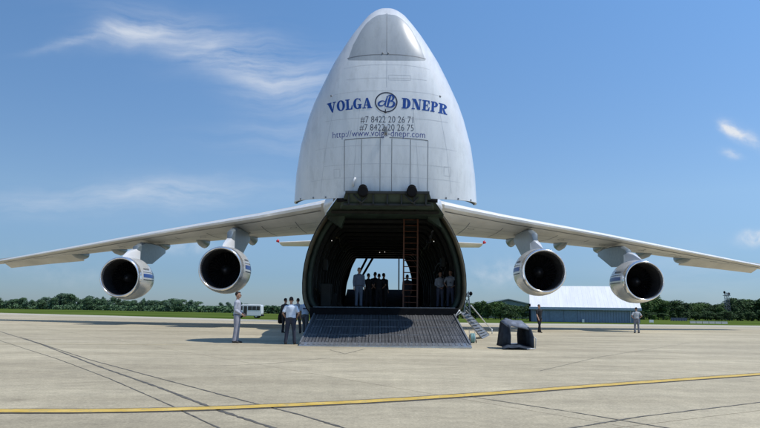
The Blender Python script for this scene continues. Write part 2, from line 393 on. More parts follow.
# aerial, lights, small fittings
p0 = skin(*vpos(-.5, 131.5)); b = MB(); b.hexa([(p0.x-.05, p0.y-.02, p0.z-.22), (p0.x+.05, p0.y-.02, p0.z-.22), (p0.x+.05, p0.y+.02, p0.z+.14), (p0.x-.05, p0.y+.02, p0.z+.14),
    (p0.x-.035, p0.y-.17, p0.z-.16), (p0.x+.035, p0.y-.17, p0.z-.16), (p0.x+.035, p0.y-.17, p0.z+.05), (p0.x-.035, p0.y-.17, p0.z+.05)])
b.build('blade_aerial', M['steel'], visor)
p0 = skin(*vpos(-1, 114.5)); b = MB(); b.ball((p0.x, p0.y, p0.z), .05, sc3=(1, 1, .8)); b.tube([(p0.x, p0.y, p0.z), (p0.x, p0.y-.1, p0.z+.08)], .02); b.build('air_probe', M['ink'], visor, True)
for a in (-56, 54.5):
    p0 = skin(*vpos(a*.985, 95.5)); b = MB(); b.ball(p0, .045, sc3=(1, .5, 1)); b.build('landing_light', M['steel'], visor, True)
for a in (-4, 1.5):
    p0 = skin(*vpos(a, 57, 26.2)); b = MB(); b.ball(p0, .035); b.build('pitot_stub', M['steel'], visor, True)
p0 = skin(*vpos(-31, 182)); b = MB(); b.tube([(p0.x-.05, p0.y-.02, p0.z-.2), (p0.x-.05, p0.y-.06, p0.z), (p0.x+.02, p0.y-.06, p0.z+.12)], .035); b.build('door_handle', M['white'], visor, True)

# ---- lettering on the visor
def lay(b, name, m, lift=.007, dense=False):
    """b: MB whose x,z are the wanted lateral/height; y carries a small extra lift"""
    if dense: bmesh.ops.subdivide_edges(b.b, edges=[e for e in b.b.edges if e.calc_length() > .09], cuts=3, use_grid_fill=True)
    for v in b.b.verts:
        e = v.co.y; p = skin(v.co.x, v.co.z, lift+e); v.co = p
    return b.build(name, m, visor, fixn=False)
def glyph(b, ch, x0, z0, w, h, rot=0.):
    k = [0]
    cr_, sr_ = math.cos(rot), math.sin(rot)
    def T(u, v):
        X = (u-.5)*w; Z = (v-.5)*h
        return (x0+w/2 + X*cr_ - Z*sr_, k[0], z0+h/2 + X*sr_ + Z*cr_)
    def q(*p):
        k[0] += .0003; b.face([T(*t) for t in p])
    def arc(cx, cz, rx, rz, ix, iz, a0, a1, n=20):
        k[0] += .0003
        for i in range(n):
            t, u = R(a0+(a1-a0)*i/n), R(a0+(a1-a0)*(i+1)/n)
            b.face([T(cx+rx*math.cos(t), cz+rz*math.sin(t)), T(cx+rx*math.cos(u), cz+rz*math.sin(u)), T(cx+ix*math.cos(u), cz+iz*math.sin(u)), T(cx+ix*math.cos(t), cz+iz*math.sin(t))])
    def bar(a, c, z, t=.1): q((a, z), (c, z), (c, z+t), (a, z+t))
    if ch == 'V': q((.04, 1), (.42, 1), (.66, 0), (.5, 0)); q((.78, 1), (.88, 1), (.62, 0), (.52, 0)); bar(0, .5, .9); bar(.64, 1, .9)
    if ch == 'O': arc(.5, .5, .5, .52, .2, .42, 0, 360, 32)
    if ch == 'L': q((.14, 0), (.48, 0), (.48, 1), (.14, 1)); bar(0, .62, .9); bar(0, .95, 0); q((.95, 0), (1, .42), (.9, .42), (.72, .08))
    if ch == 'G': arc(.5, .5, .5, .52, .17, .42, 60, 330, 28); q((.64, .02), (.94, .02), (.94, .42), (.64, .42)); bar(.5, 1, .36); q((.78, 1), (.86, 1), (.9, .66), (.72, .86))
    if ch == 'A': q((.40, 1), (.58, 1), (.94, 0), (.56, 0)); q((.40, 1), (.48, .95), (.22, 0), (.12, 0)); bar(.2, .7, .27, .09); bar(0, .36, 0); bar(.5, 1, 0)
    if ch == 'D': q((.14, 0), (.46, 0), (.46, 1), (.14, 1)); arc(.44, .5, .54, .5, .2, .4, -90, 90); bar(0, .5, .9); bar(0, .5, 0)
    if ch == 'N': q((.1, 1), (.42, 1), (.92, 0), (.6, 0)); q((.12, 0), (.2, 0), (.2, 1), (.12, 1)); q((.82, 0), (.9, 0), (.9, 1), (.82, 1)); bar(0, .34, .9); bar(0, .34, 0); bar(.7, 1, .9)
    if ch == 'E': q((.14, 0), (.48, 0), (.48, 1), (.14, 1)); bar(0, .95, .9); bar(0, .95, 0); bar(.4, .72, .46); q((.95, 0), (1, .38), (.9, .38), (.72, .08)); q((.95, 1), (.98, .66), (.88, .66), (.74, .92)); q((.66, .32), (.74, .32), (.74, .7), (.66, .7))
    if ch in 'PRB':
        q((.14, 0), (.46, 0), (.46, 1), (.14, 1)); arc(.46, .74, .5, .27, .17, .18, -90, 90); bar(0, .5, .9); bar(0, .56 if ch != 'B' else .5, 0)
        if ch == 'R': q((.46, .5), (.66, .5), (.98, 0), (.66, 0)); bar(.62, 1.04, 0)
        if ch == 'B': arc(.46, .28, .56, .28, .2, .19, -90, 90)
for word, spans in (('VOLGA', [(-59.5, -50), (-49.6, -41.2), (-40.8, -33.6), (-33, -24.6), (-24, -14.2)]), ('DNEPR', [(15, 24), (25, 34.5), (35.5, 43), (44, 51.5), (52, 61)])):
    for ch, (a0, a1) in zip(word, spans):
        am = (a0+a1)/2
        yb = 110.5 + (abs(am)/60)**2*3.2; yt = yb-10.6
        x0, zb_ = vpos(a0, yb, 25.85); x1, zt_ = vpos(a1, yt, 25.85)
        b = MB(); glyph(b, ch, x0, zb_, x1-x0, zt_-zb_, -am/60*R(5)); lay(b, 'letter', M['blue'], dense=True)
# round emblem
b = MB(); cx_, cz_ = vpos(-.3, 104.6, 25.85); ro = wd(11.2, 25.85, 9)
for i in range(48):
    t, u = 2*math.pi*i/48, 2*math.pi*(i+1)/48
    P = lambda r, a: (cx_+r*math.cos(a), 0, cz_+r*.94*math.sin(a))
    b.face([P(ro, t), P(ro, u), P(ro*.89, u), P(ro*.89, t)])
lay(b, 'emblem_ring', M['ink'])
b = MB()
def stroke(pts, ws, k=0.):
    pts = [Vector(p) for p in pts]; P2 = []
    for i in range(len(pts)-1):
        p0_, p1, p2, p3 = pts[max(i-1, 0)], pts[i], pts[i+1], pts[min(i+2, len(pts)-1)]
        for j in range(6):
            t = j/6; P2.append((.5*((2*p1)+(-p0_+p2)*t+(2*p0_-5*p1+4*p2-p3)*t*t+(-p0_+3*p1-3*p2+p3)*t**3), ws[i]+(ws[i+1]-ws[i])*t))
    P2.append((pts[-1], ws[-1]))
    for i in range(len(P2)-1):
        (a, wa), (c, wc) = P2[i], P2[i+1]; t = (c-a).normalized(); n = Vector((-t.y, t.x))
        b.face([(cx_+v.x*ro, k, cz_+v.y*ro) for v in (a+n*wa, c+n*wc, c-n*wc, a-n*wa)])
stroke([(-.05, .02), (-.35, .12), (-.66, -.08), (-.6, -.32), (-.3, -.3), (.0, .1), (.12, .5)], [.03, .05, .10, .08, .04, .04, .03])
stroke([(.1, .5), (-.02, .1), (-.1, -.35)], [.03, .07, .05], .0006)
stroke([(.38, .62), (.26, .2), (.12, -.42)], [.05, .10, .07], .0012)
stroke([(.02, .5), (.4, .66), (.64, .5), (.55, .2), (.3, .1)], [.03, .05, .10, .07, .03], .0018)
stroke([(.3, .1), (.62, .04), (.72, -.22), (.45, -.44), (.05, -.42), (-.1, -.35)], [.03, .07, .12, .07, .04, .03], .0024)
lay(b, 'emblem_monogram', M['blue'])
def text(s, a0, a1, y0, y1, m, bend=0., bold=0.):
    cu = bpy.data.curves.new('lettering', 'FONT'); cu.body = s; cu.resolution_u = 3; cu.offset = bold
    to = bpy.data.objects.new('tmp', cu); col.objects.link(to); bpy.context.view_layer.update()
    me = bpy.data.meshes.new_from_object(to); bpy.data.objects.remove(to)
    xs = [v.co.x for v in me.vertices]; zs = [v.co.y for v in me.vertices]
    ref0, ref1 = min(zs), max(zs)
    bb = bmesh.new(); bb.from_mesh(me)
    bmesh.ops.subdivide_edges(bb, edges=[e for e in bb.edges if e.calc_length() > .25], cuts=1)
    for v in bb.verts:
        u = (v.co.x-min(xs))/(max(xs)-min(xs)); w = (v.co.y-ref0)/(ref1-ref0)
        a = a0+(a1-a0)*u; y = y0+(y1-y0)*w + bend*((u-.5)*2)**2
        x, z = vpos(a, y); v.co = skin(x, z, .004)
    bb.to_mesh(me); bb.free()
    return link('lettering', me, m, visor)
text('#7 8422 20 26 71', -25.5, 26.5, 125.4, 118.4, M['ink'], .2, -.008)
text('#7 8422 20 26 75', -26.5, 27, 133.2, 126.2, M['ink'], .2, -.008)
text('http://www.volga-dnepr.com', -53.5, 38.5, 140.2, 131.8, M['url'], 1.0, -.006)

# ---- wings
LEt = [(50, 199.5), (63, 203), (132, 216.5), (182, 225), (232, 234), (321, 251), (382, 262.5), (400, 265.6)]
TEt = [(50, 232.5), (69, 234), (111, 237.2), (187, 242.5), (232, 248), (307, 257), (400, 270)]
AIt = [(300, 262.8), (309, 263.5), (375, 271), (400, 273.5)]
def LEd(s): return 48+.52*(s-3.7)
def TEd(s): return interp([(0, 61.2), (3.7, 61.5), (14, 62.8), (35.6, 68.4), (36, 68.5)], s)
def px_a(s, D, z=7.5): return s*F/(D*cP+(z-H)*sP)
def foil(s, side, c0=0., c1=1., fat=1., tip=1., tab=TEt, lift=0.):
    dl, dt = LEd(s), TEd(s); zl = zh(interp(LEt, px_a(s, dl)), dl)-.12; zt_ = zh(interp(tab, px_a(s, dt)), dt)
    c = dt-dl; th = c*.105*tip; pts = []
    ts = [c0+(c1-c0)*(1-math.cos(math.pi*i/14))/2 for i in range(15)]
    def yt(t): return 5*th*(.2969*math.sqrt(max(t, 0))-.126*t-.3516*t*t+.2843*t**3-.1015*t**4)*fat
    up = [(t, yt(t)*.85) for t in ts]; lo = [(t, -yt(t)*.75) for t in ts]
    for t, o in up[::-1] + lo[1 if c0 == 0 else 0:]:
        pts.append((side*s, dl+c*t, zl+(zt_-zl)*t + o + lift))
    return pts
SS = [2.6, 3.7, 6, 9, 12, 14, 18, 22, 26, 28.3, 31, 33.5, 35.2, 36.4]
for side in (-1, 1):
    w = pmb(); w.rings([foil(s, side) for s in SS] + [foil(36.65, side, tip=.7)], cap0=True, cap1=True)
    wing = autosmooth(w.build('wing', M['wing'], plane), 50)
    # slat along the leading edge, slightly proud of the skin
    w = pmb(); rs = []
    for s in (4.3, 6, 9, 12, 14, 18, 22, 26, 30, 33, 36.4):
        dl, dt = LEd(s), TEd(s); c = dt-dl
        full = foil(s, side, fat=1.07)
        ring = [p for p in full if p[1] < dl + .42 + c*.012]
        n_ = 9; rs.append([(p[0], p[1]-.05, p[2]) for p in ring])
    k = min(len(r) for r in rs); rs = [r[(len(r)-k)//2:(len(r)-k)//2+k] for r in rs]
    w.rings(rs, closed=True, cap0=True, cap1=True); autosmooth(w.build('slat', M['slat'], wing), 50)
    def under0(s, t):
        lo = foil(s, side); lo = lo[len(lo)//2:]; Yq = LEd(s)+(TEd(s)-LEd(s))*t
        for p_, q_ in zip(lo, lo[1:]):
            if p_[1] <= Yq <= q_[1]:
                u = (Yq-p_[1])/max(q_[1]-p_[1], 1e-6); return (side*s, Yq, p_[2]+(q_[2]-p_[2])*u-.01)
        return (side*s, Yq, lo[-1][2]-.01)
    w = pmb(); sg = []
    for s in [4.4+k*30.6/24 for k in range(25)]:
        dl, dt = LEd(s), TEd(s); c = dt-dl; r = foil(s, side, c0=.0, fat=1.0); lo = r[len(r)//2:]
        pick = lambda t: min(lo, key=lambda p: abs(p[1]-(dl+c*t)))
        p = Vector(under0(s, (.62+c*.012)/c)); sg.append([(p.x, p.y-.1, p.z-.0), (p.x, p.y+.12, p.z-.0)])
    w.rings(sg, closed=False); w.build('slat_gap', M['line'], wing)
    def under(s, t):
        lo = foil(s, side); lo = lo[len(lo)//2:]; dl, c = LEd(s), TEd(s)-LEd(s); Yq = dl+c*t
        for p_, q_ in zip(lo, lo[1:]):
            if p_[1] <= Yq <= q_[1]:
                u = (Yq-p_[1])/max(q_[1]-p_[1], 1e-6); return (side*s, Yq, p_[2]+(q_[2]-p_[2])*u-.012)
        return (side*s, Yq, lo[-1][2]-.012)
    for t in (.32, .5, .68):
        w = pmb(); sts = [4.5+k*30.5/30 for k in range(31)]
        w.rings([[under(s, t) for s in sts], [under(s, t+.05/(TEd(s)-LEd(s))*1.2) for s in sts]], closed=False); w.build('panel_seam', M['line'], wing)
    for s in (6.5, 9.2, 13.9, 16.8, 22.4, 25.5, 28.2, 31.5):
        w = pmb(); tt = [.2+k*.7/8 for k in range(9)]
        w.rings([[under(s, t) for t in tt], [under(s+.06, t) for t in tt]], closed=False); w.build('panel_seam', M['line'], wing)
    for k in range(7):
        s = 7+k*3.9; w = pmb(); ring_ = [under(s+.28*math.cos(R(a_*30)), .42+.45*math.sin(R(a_*30))/(TEd(s)-LEd(s))) for a_ in range(12)]
        r2_ = [under(s+.22*math.cos(R(a_*30)), .42+.38*math.sin(R(a_*30))/(TEd(s)-LEd(s))) for a_ in range(12)]
        w.rings([ring_, r2_]); w.build('access_panel', M['line'], wing)
    # flaps and aileron hanging a little under the trailing edge
    def flap(s0, s1, name, tab, D0, D1, zl=.12):
        w = pmb(); rs = []
        for s in (s0, (s0+s1)/2, s1):
            dt = TEd(s); z0 = zh(interp(TEt, px_a(s, dt)), dt); z1 = zh(interp(tab, px_a(s, dt)), dt)
            rs.append([(side*s, dt-D0, z0+.24), (side*s, dt-D0*.6, z0+.22), (side*s, dt+D1, z1+.03), (side*s, dt+D1, z1), (side*s, dt-D0*.55, z0-.02), (side*s, dt-D0, z0+.08)])
        w.rings(rs, cap0=True, cap1=True); return w.build(name, M['wing'], wing)
    flap(28.35, 36.3, 'aileron', AIt, 2.2, .3)
    flap(4.2, 13.9, 'flap', TEt, 2.2, .5); flap(14.0, 28.2, 'flap', TEt, 2.0, .4)
    for a in (129, 177, 217, 260, 298):     # flap track fairings
        D = 61.5; s = a*(D*cP+.9)/F
        for _ in range(6): D = TEd(s)-.5; s = wd(a, D, 7.5)
        z = zh(interp(TEt, a), TEd(s)); dz = .95 if a < 200 else .8
        w = pmb(); rs = []
        for t, r_ in ((-3.2, .05), (-2.4, .3), (-1.2, .5), (0, .55), (.8, .42), (1.3, .12)):
            rs.append([(side*s+math.cos(k_*math.pi/6)*r_*.75, D+t, z+.18-r_*dz*.8+math.sin(k_*math.pi/6)*r_*dz) for k_ in range(12)])
        w.rings(rs, cap0=True, cap1=True); w.build('flap_fairing', M['pylon'], wing, True)
    # root fairing
    w = pmb(); rs = []
    for D, a0, z0, z1 in ((44, 3.2, 7.6, 8.9), (46, 3.9, 7.5, 9.2), (48, 4.15, 7.5, 9.35), (54, 4.3, 7.4, 9.4), (61, 4.2, 7.6, 9.3), (63, 3.7, 7.9, 9.1)):
        rs.append([(side*(2.5+(a0-2.5)*math.cos(t)), D, (z0+z1)/2+(z1-z0)/2*math.sin(t)) for t in [R(-90+180*i/10) for i in range(11)]])
    w.rings(rs, closed=False); w.build('wing_root_fairing', M['white'], plane, True)
    # ---- engines
    for name_i, (D, a, y, dia) in enumerate(((48, 162.4, 269.7, 45.5), (52, 263, 278.8, 41.3))):
        z = zh(y, D); s = wd(a, D, z); r = wd(dia/2, D, z)*.97
        en = pmb()
        def ring(dd, rad, n=40, dzz=0): return [(side*s+rad*math.cos(2*math.pi*i/n), D+dd, z+dzz+rad*math.sin(2*math.pi*i/n)) for i in range(n)]
        en.rings([ring(.42, r*1.035), ring(1.0, r*1.085), ring(1.9, r*1.11), ring(2.6, r*1.09), ring(3.4, r*1.0), ring(4.1, r*.88), ring(4.12, r*.84)])
        eng = en.build('engine', M['nac'], plane, True)
        en = pmb(); en.rings([ring(3.4, r*.84), ring(4.4, r*.66), ring(5.6, r*.52), ring(6.2, r*.42), ring(6.2, r*.3), ring(7.0, r*.05)], cap1=True); en.build('exhaust_core', M['steel'], eng, True)
        en = pmb(); en.rings([ring(.43, r*1.04), ring(.2, r*1.02), ring(.03, r*.98), ring(0, r*.945), ring(.04, r*.915), ring(.2, r*.89), ring(.32, r*.88)]); en.build('intake_lip', M['lip'], eng, True)
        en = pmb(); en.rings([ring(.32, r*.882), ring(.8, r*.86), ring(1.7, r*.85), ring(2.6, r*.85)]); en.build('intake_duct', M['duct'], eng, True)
        en = pmb(); en.rings([ring(2.2, .01), ring(2.2, r*.85)]); en.mi = 0; en.build('duct_wall', M['black'], eng)
        en = pmb(); nb = 33; cx0 = side*s
        for k_ in range(nb):
            t = 2*math.pi*k_/nb; P = lambda rr, tt, dd: (cx0+rr*math.cos(tt), D+dd, z+rr*math.sin(tt))
            en.face([P(r*.27, t, 1.95), P(r*.27, t+.12, 2.1), P(r*.56, t+.17, 2.06), P(r*.56, t+.05, 1.86)])
            en.face([P(r*.56, t+.05, 1.86), P(r*.56, t+.17, 2.06), P(r*.84, t+.2, 2.02), P(r*.84, t+.1, 1.84)])
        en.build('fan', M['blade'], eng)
        en = pmb(); en.rings([ring(1.4, .02, 20), ring(1.5, r*.12, 20), ring(1.75, r*.22, 20), ring(2.05, r*.28, 20)], cap0=True); en.build('spinner', M['blade'], eng, True)
        # painted blue band and thin lines on the side that faces the fuselage
        def band(t0, t1, d0, d1, m, nm, k=1.003):
            b = pmb(); rs = []
            for i in range(9):
                dd = d0+(d1-d0)*i/8; rad = interp([(.42, r*1.035), (1.0, r*1.085), (1.9, r*1.11), (2.6, r*1.09), (3.4, r*1.0)], dd)*k+.004
                rs.append([(side*s-side*rad*math.cos(R(t)), D+dd, z+rad*math.sin(R(t))) for t in [t0+(t1-t0)*j/6 for j in range(7)]])
            b.rings(rs, closed=False); return b.build(nm, m, eng, True)
        band(1, 11, .75, 3.4, M['blue'], 'blue_stripe'); band(-6, -4, .75, 3.4, M['ink'], 'thin_stripe'); band(15, 16.5, .75, 3.4, M['line'], 'thin_stripe')
        band(-60, 60, 2.56, 2.61, M['line'], 'cowl_seam'); band(-100, 100, .42, .47, M['line'], 'cowl_seam')
        for k_, (u0, u1) in enumerate(((.95, 1.1), (1.15, 1.3), (1.36, 1.5), (1.56, 1.72), (1.78, 1.9), (1.96, 2.1))): band(22, 27, u0, u1, M['line'], 'cowl_marking')
        # pylon
        ld = LEd(s); zw = zh(interp(LEt, px_a(s, ld)), ld)
        pl = pmb(); rs = []
        for t, zlo, zhi, hw in ((ld-D-1.25, z+r*1.0, zw-1.55, .16), (ld-D-1.0, z+r*.95, zw-1.05, .22), (ld-D-.2, z+r*.9, zw-.8, .26), (ld-D+.6, z+r*.9, zw-.6, .27), (ld-D+2.4, z+r*.95, zw-.5, .27), (ld-D+4.2, zw-1.6, zw-.5, .3), (ld-D+6.5, zw-1.0, zw-.6, .08)):
            rs.append([(side*s-hw, D+t, zlo), (side*s-hw, D+t, zhi-.1), (side*s-hw*.5, D+t, zhi), (side*s+hw*.5, D+t, zhi), (side*s+hw, D+t, zhi-.1), (side*s+hw, D+t, zlo)])
        pl.rings(rs, cap0=True, cap1=True); pyl = autosmooth(pl.build('pylon', M['pylon'], plane), 40)
        # white forward fairing of the pylon
        pl = pmb(); rs = []
        for t, zlo, zhi, hw in ((.5, z+r*1.0, z+r*1.07, .03), (1.0, z+r*1.0, z+r*1.12+.12, .13), (1.8, z+r*1.0, z+r*1.12+.42, .24), (ld-D-1.3, z+r*1.05, z+r*1.12+.66, .30), (ld-D-.7, z+r*1.05, z+r*1.12+.66, .30)):
            rs.append([(side*s-hw, D+t, zlo), (side*s-hw*.96, D+t, zhi-.15), (side*s-hw*.5, D+t, zhi), (side*s+hw*.5, D+t, zhi), (side*s+hw*.96, D+t, zhi-.15), (side*s+hw, D+t, zlo)])
        pl.rings(rs, cap0=True, cap1=True); autosmooth(pl.build('pylon_fairing', M['white'], pyl), 40)
    # ---- tailplane
    w = pmb(); rs = []
    for s, D, c, th in ((1.0, 79, 6.5, .7), (6, 81.6, 5., .5), (12.4, 85, 3.3, .3)):
        y = interp([(0, 238.5), (107, 243.2)], px_a(s, D, 9)); z0 = zh(y, D)
        rs.append([(side*s, D+c*t, z0+th*o-.05*c*t) for t, o in ((0, 0), (.1, .35), (.4, .5), (1, .05), (1, -.05), (.4, -.5), (.1, -.35))])
    w.rings(rs, cap0=True, cap1=True); tp = w.build('tailplane', M['wing'], plane)
    w = pmb(); z0 = zh(242, 85); w.tube([(side*12.4, 84.8, z0), (side*12.75, 84.8, z0)], [.2, .1]); w.tube([(side*12.6, 85, z0), (side*12.6, 85, z0+.28)], .05); w.build('tip_lamp', M['red'], tp, True)
# fin
w = pmb(); rs = []
for z0, D, c, hw in ((9, 76, 13, .5), (14, 80, 9, .35), (18.5, 83.6, 6.3, .2)):
    rs.append([(hw*o, D+c*t, z0) for t, o in ((0, 0), (.2, .9), (.45, 1), (1, .05), (1, -.05), (.45, -1), (.2, -.9))])
w.rings(rs, cap1=True); w.build('tail_fin', M['white'], plane)
# main gear sponsons and wheels
for side in (-1, 1):
    w = pmb(); rs = []
    for D, k in ((45, .1), (47, .75), (50, 1), (58, 1), (61, .6), (63, .1)):
        rs.append([(side*(3.62+1.0*k*max(0, math.cos(t))), D, 1.6+1.1*k*math.sin(t)) for t in [R(-90+180*i/16) for i in range(17)]])
    w.rings(rs, cap0=True, cap1=True); w.build('gear_sponson', M['white'], plane, True)
    for k in range(5):
        w = pmb(); yc = 49.5+k*2.0
        w.tube([(side*3.0, yc, .62), (side*3.45, yc, .62)], .6, 24); bevel(w.build('main_wheel', M['black'], plane, True), .06)
# ---- front ramp
RB, RT = 24.9, 30.35; zR = 1.1
def rp(x, t, dz=0): return (x, RB+(RT-RB)*t, .06+(zR-.06)*t+dz)
mr = mat('ramp_tread', (.085, .10, .125), .42, metal=.45, var=.3, scale=2.2)
nt = mr.node_tree; b_ = nt.nodes['Principled BSDF']; tcn = nt.nodes.new('ShaderNodeTexCoord'); br = nt.nodes.new('ShaderNodeTexBrick')
br.offset = 0; br.inputs['Scale'].default_value = 1; br.inputs['Brick Width'].default_value = .12; br.inputs['Row Height'].default_value = .30; br.inputs['Mortar Size'].default_value = .018
br.inputs['Color1'].default_value = (.15, .152, .158, 1); br.inputs['Color2'].default_value = (.175, .177, .18, 1); br.inputs['Mortar'].default_value = (.055, .056, .06, 1); br.inputs['Bias'].default_value = -.1
nt.links.new(tcn.outputs['Object'], br.inputs['Vector'])
mxx = nt.nodes.new('ShaderNodeMixRGB'); mxx.blend_type = 'MULTIPLY'; mxx.inputs[0].default_value = .85
n3 = nt.nodes.new('ShaderNodeTexNoise'); n3.inputs['Scale'].default_value = 1.3; n3.inputs['Detail'].default_value = 8
cr3 = nt.nodes.new('ShaderNodeValToRGB'); cr3.color_ramp.elements[0].color = (.5, .5, .5, 1); cr3.color_ramp.elements[1].color = (1.7, 1.7, 1.7, 1)
nt.links.new(tcn.outputs['Object'], n3.inputs['Vector']); nt.links.new(n3.outputs['Fac'], cr3.inputs['Fac'])
nt.links.new(br.outputs['Color'], mxx.inputs[1]); nt.links.new(cr3.outputs['Color'], mxx.inputs[2]); nt.links.new(mxx.outputs[0], b_.inputs['Base Color'])
w = pmb()
w.hexa([rp(-2.98, .07, -.16), rp(2.98, .07, -.16), rp(2.98, 1, -.2), rp(-2.98, 1, -.2), rp(-2.98, .07), rp(2.98, .07), rp(2.98, 1), rp(-2.98, 1)])
ramp = w.build('front_ramp', mr, plane)
w = pmb()
for i in range(16):
    x = -2.85+i*.38; w.hexa([rp(x-.02, .08, -.0), rp(x+.02, .08, 0), rp(x+.02, .99, 0), rp(x-.02, .99, 0), rp(x-.015, .08, .022), rp(x+.015, .08, .022), rp(x+.015, .99, .022), rp(x-.015, .99, .022)])
for i in range(3):
    t = .3+i*.25; w.hexa([rp(-2.9, t, -.0), rp(2.9, t, 0), rp(2.9, t+.006, 0), rp(-2.9, t+.006, 0), rp(-2.9, t, .016), rp(2.9, t, .016), rp(2.9, t+.006, .016), rp(-2.9, t+.006, .016)])
w.build('tread_bars', mat('tread_bar_metal', (.15, .155, .16), .55, metal=.4, var=.5, scale=3), ramp)
w = pmb(); w.hexa([rp(-3.02, -.02, -.05), rp(3.02, -.02, -.05), rp(3.0, .065, -.08), rp(-3.0, .065, -.08), rp(-3.02, -.02, .0), rp(3.02, -.02, .0), rp(3.0, .065, .015), rp(-3.0, .065, .015)])
w.build('ramp_lip', M['alu'], ramp)
w = pmb()
for i in range(30):
    x = -2.9+i*.2; w.hexa([rp(x-.05, .0, .0), rp(x+.05, .0, 0), rp(x+.05, .05, 0.01), rp(x-.05, .05, 0.01), rp(x-.04, .0, .02), rp(x+.04, .0, .02), rp(x+.04, .05, .03), rp(x-.04, .05, .03)])
w.build('lip_cleats', M['steel'], ramp)
for s_ in (-1, 1):
    w = pmb(); w.hexa([rp(s_*3.0-.03, .03, -.18), rp(s_*3.0+.03, .03, -.18), rp(s_*3.0+.03, 1, -.24), rp(s_*3.0-.03, 1, -.24), rp(s_*3.0-.03, .03, .05), rp(s_*3.0+.03, .03, .05), rp(s_*3.0+.03, 1, .07), rp(s_*3.0-.03, 1, .07)])
    w.build('side_rail', M['steel'], ramp)
    w = pmb(); w.hexa([(s_*2.6-.1, 26.4, .0), (s_*2.6+.1, 26.4, .0), (s_*2.6+.1, 26.7, .0), (s_*2.6-.1, 26.7, .0), (s_*2.6-.08, 26.4, .25), (s_*2.6+.08, 26.4, .25), (s_*2.6+.08, 26.7, .25), (s_*2.6-.08, 26.7, .25)]); w.build('ramp_foot', M['steel'], ramp)

# =================================================================== THINGS NEAR THE AIRCRAFT
# tall ladder in the hold
p0 = at(403.2, 308, 32.6); p1 = at(417.2, 308, 32.6)
ld = thing('ladder', 'tall orange brown ladder standing upright in the open cargo hold', 'ladder', ((p0.x+p1.x)/2, 32.6, 1.43))
hw = (p1.x-p0.x)/2; hh = 4.27
for s_ in (-1, 1):
    b = MB(); b.box(s_*hw-.035, s_*hw+.035, -.04, .04, 0, hh); bevel(b.build('rail', M['orange'], ld), .008)
for i in range(15):
    b = MB(); b.tube([(-hw, 0, .25+i*.275), (hw, 0, .25+i*.275)], .022, 8); b.build('rung', M['orange'], ld, True)

# boarding ladder on the right
A = [at(459, 310.5, 29.2), at(466, 311, 29.6)]; B = [gr(482, 338.5), gr(489, 335)]
bl = thing('boarding_ladder', 'short aluminium ladder with hand pole leaning from hold down to apron right of ramp', 'ladder', (B[0].x, B[0].y, 0)); off = -Vector((B[0].x, B[0].y, 0))
for k in (0, 1):
    b = MB(); b.off = off; b.tube([A[k], B[k]], .045, 8, flat=.6); b.build('rail', M['steel' if k else 'alu'], bl, True)
for i in range(9):
    t = (i+.6)/9.4; p = A[0].lerp(B[0], t); q = A[1].lerp(B[1], t)
    b = MB(); b.off = off; e = Vector((0, 0, -.04)); sx = Vector((.11, 0, -.09))
    b.hexa([p+e, q+e, q+e+sx, p+e+sx, p, q, q+sx, p+sx]); b.build('step', M['steel'], bl)
h0 = at(471, 305.5, 29.0); h1 = gr(488.5, 331.5); h1 = Vector((h1.x, h1.y, .35))
b = MB(); b.off = off; b.tube([h0, h1], .03, 8); b.build('hand_pole', M['chain'], bl, True)
g_ = gr(492, 334); b = MB(); b.off = off; b.tube([(g_.x, g_.y, 0), (g_.x, g_.y, .3)], .03, 8); b.tube([(g_.x, g_.y, .28), h1], .02, 8); b.build('foot_post', M['chain'], bl, True)
b = MB(); b.off = off; b.tube([A[0], at(455.5, 316, 28.6), at(461, 312.5, 28.8)], .02, 6); b.build('hook', M['chain'], bl, True)

# small reel beside the ramp corner
g_ = gr(472.5, 343)
hr = thing('hose_reel', 'small white and teal wheeled hose reel at the right corner of ramp', 'hose reel', g_)
b = MB(); b.tube([(-.09, 0, .2), (.09, 0, .2)], .17, 20); bevel(b.build('drum', M['vanwhite'], hr, True), .02)
b = MB()
for k in range(4):
    pts = [(-.07+k*.045, .185*math.cos(t), .2+.185*math.sin(t)) for t in [R(i*20) for i in range(19)]]
    b.tube(pts, .02, 6, caps=False)
b.build('hose', M['teal'], hr, True)
for s_ in (-1, 1):
    b = MB(); b.tube([(s_*.12, -.12, .06), (s_*.15, -.12, .06)], .06, 14); b.build('wheel', M['black'], hr, True)
b = MB(); b.tube([(-.12, -.12, .06), (-.12, .0, .2), (-.12, .15, .5), (.12, .15, .5), (.12, 0, .2), (.12, -.12, .06)], .015, 8); b.build('frame', M['steel'], hr, True)

# folded blue grey cover on the apron
c0 = gr(515, 347)
cv = thing('equipment_cover', 'dark blue grey metal hood with open middle standing on its tray beside ladder', 'cover', c0, R(0))
def cvp(px, py, Y): v = at(px, py, Y)-Vector(c0); return v
Yf, Yb = gr(530, 348.5).y, gr(500, 344.5).y
# tray
b = MB(); zt_ = .07
A_ = [gr(496.5, 345), gr(509.5, 349), gr(534, 349), gr(531, 344)]
A_ = [Vector((p.x, p.y, 0))-Vector(c0) for p in A_]
b.hexa([Vector((p.x, p.y, .0)) for p in A_]+[Vector((p.x, p.y, .06)) for p in A_]); bevel(b.build('tray', M['coverlight'], cv), .015)
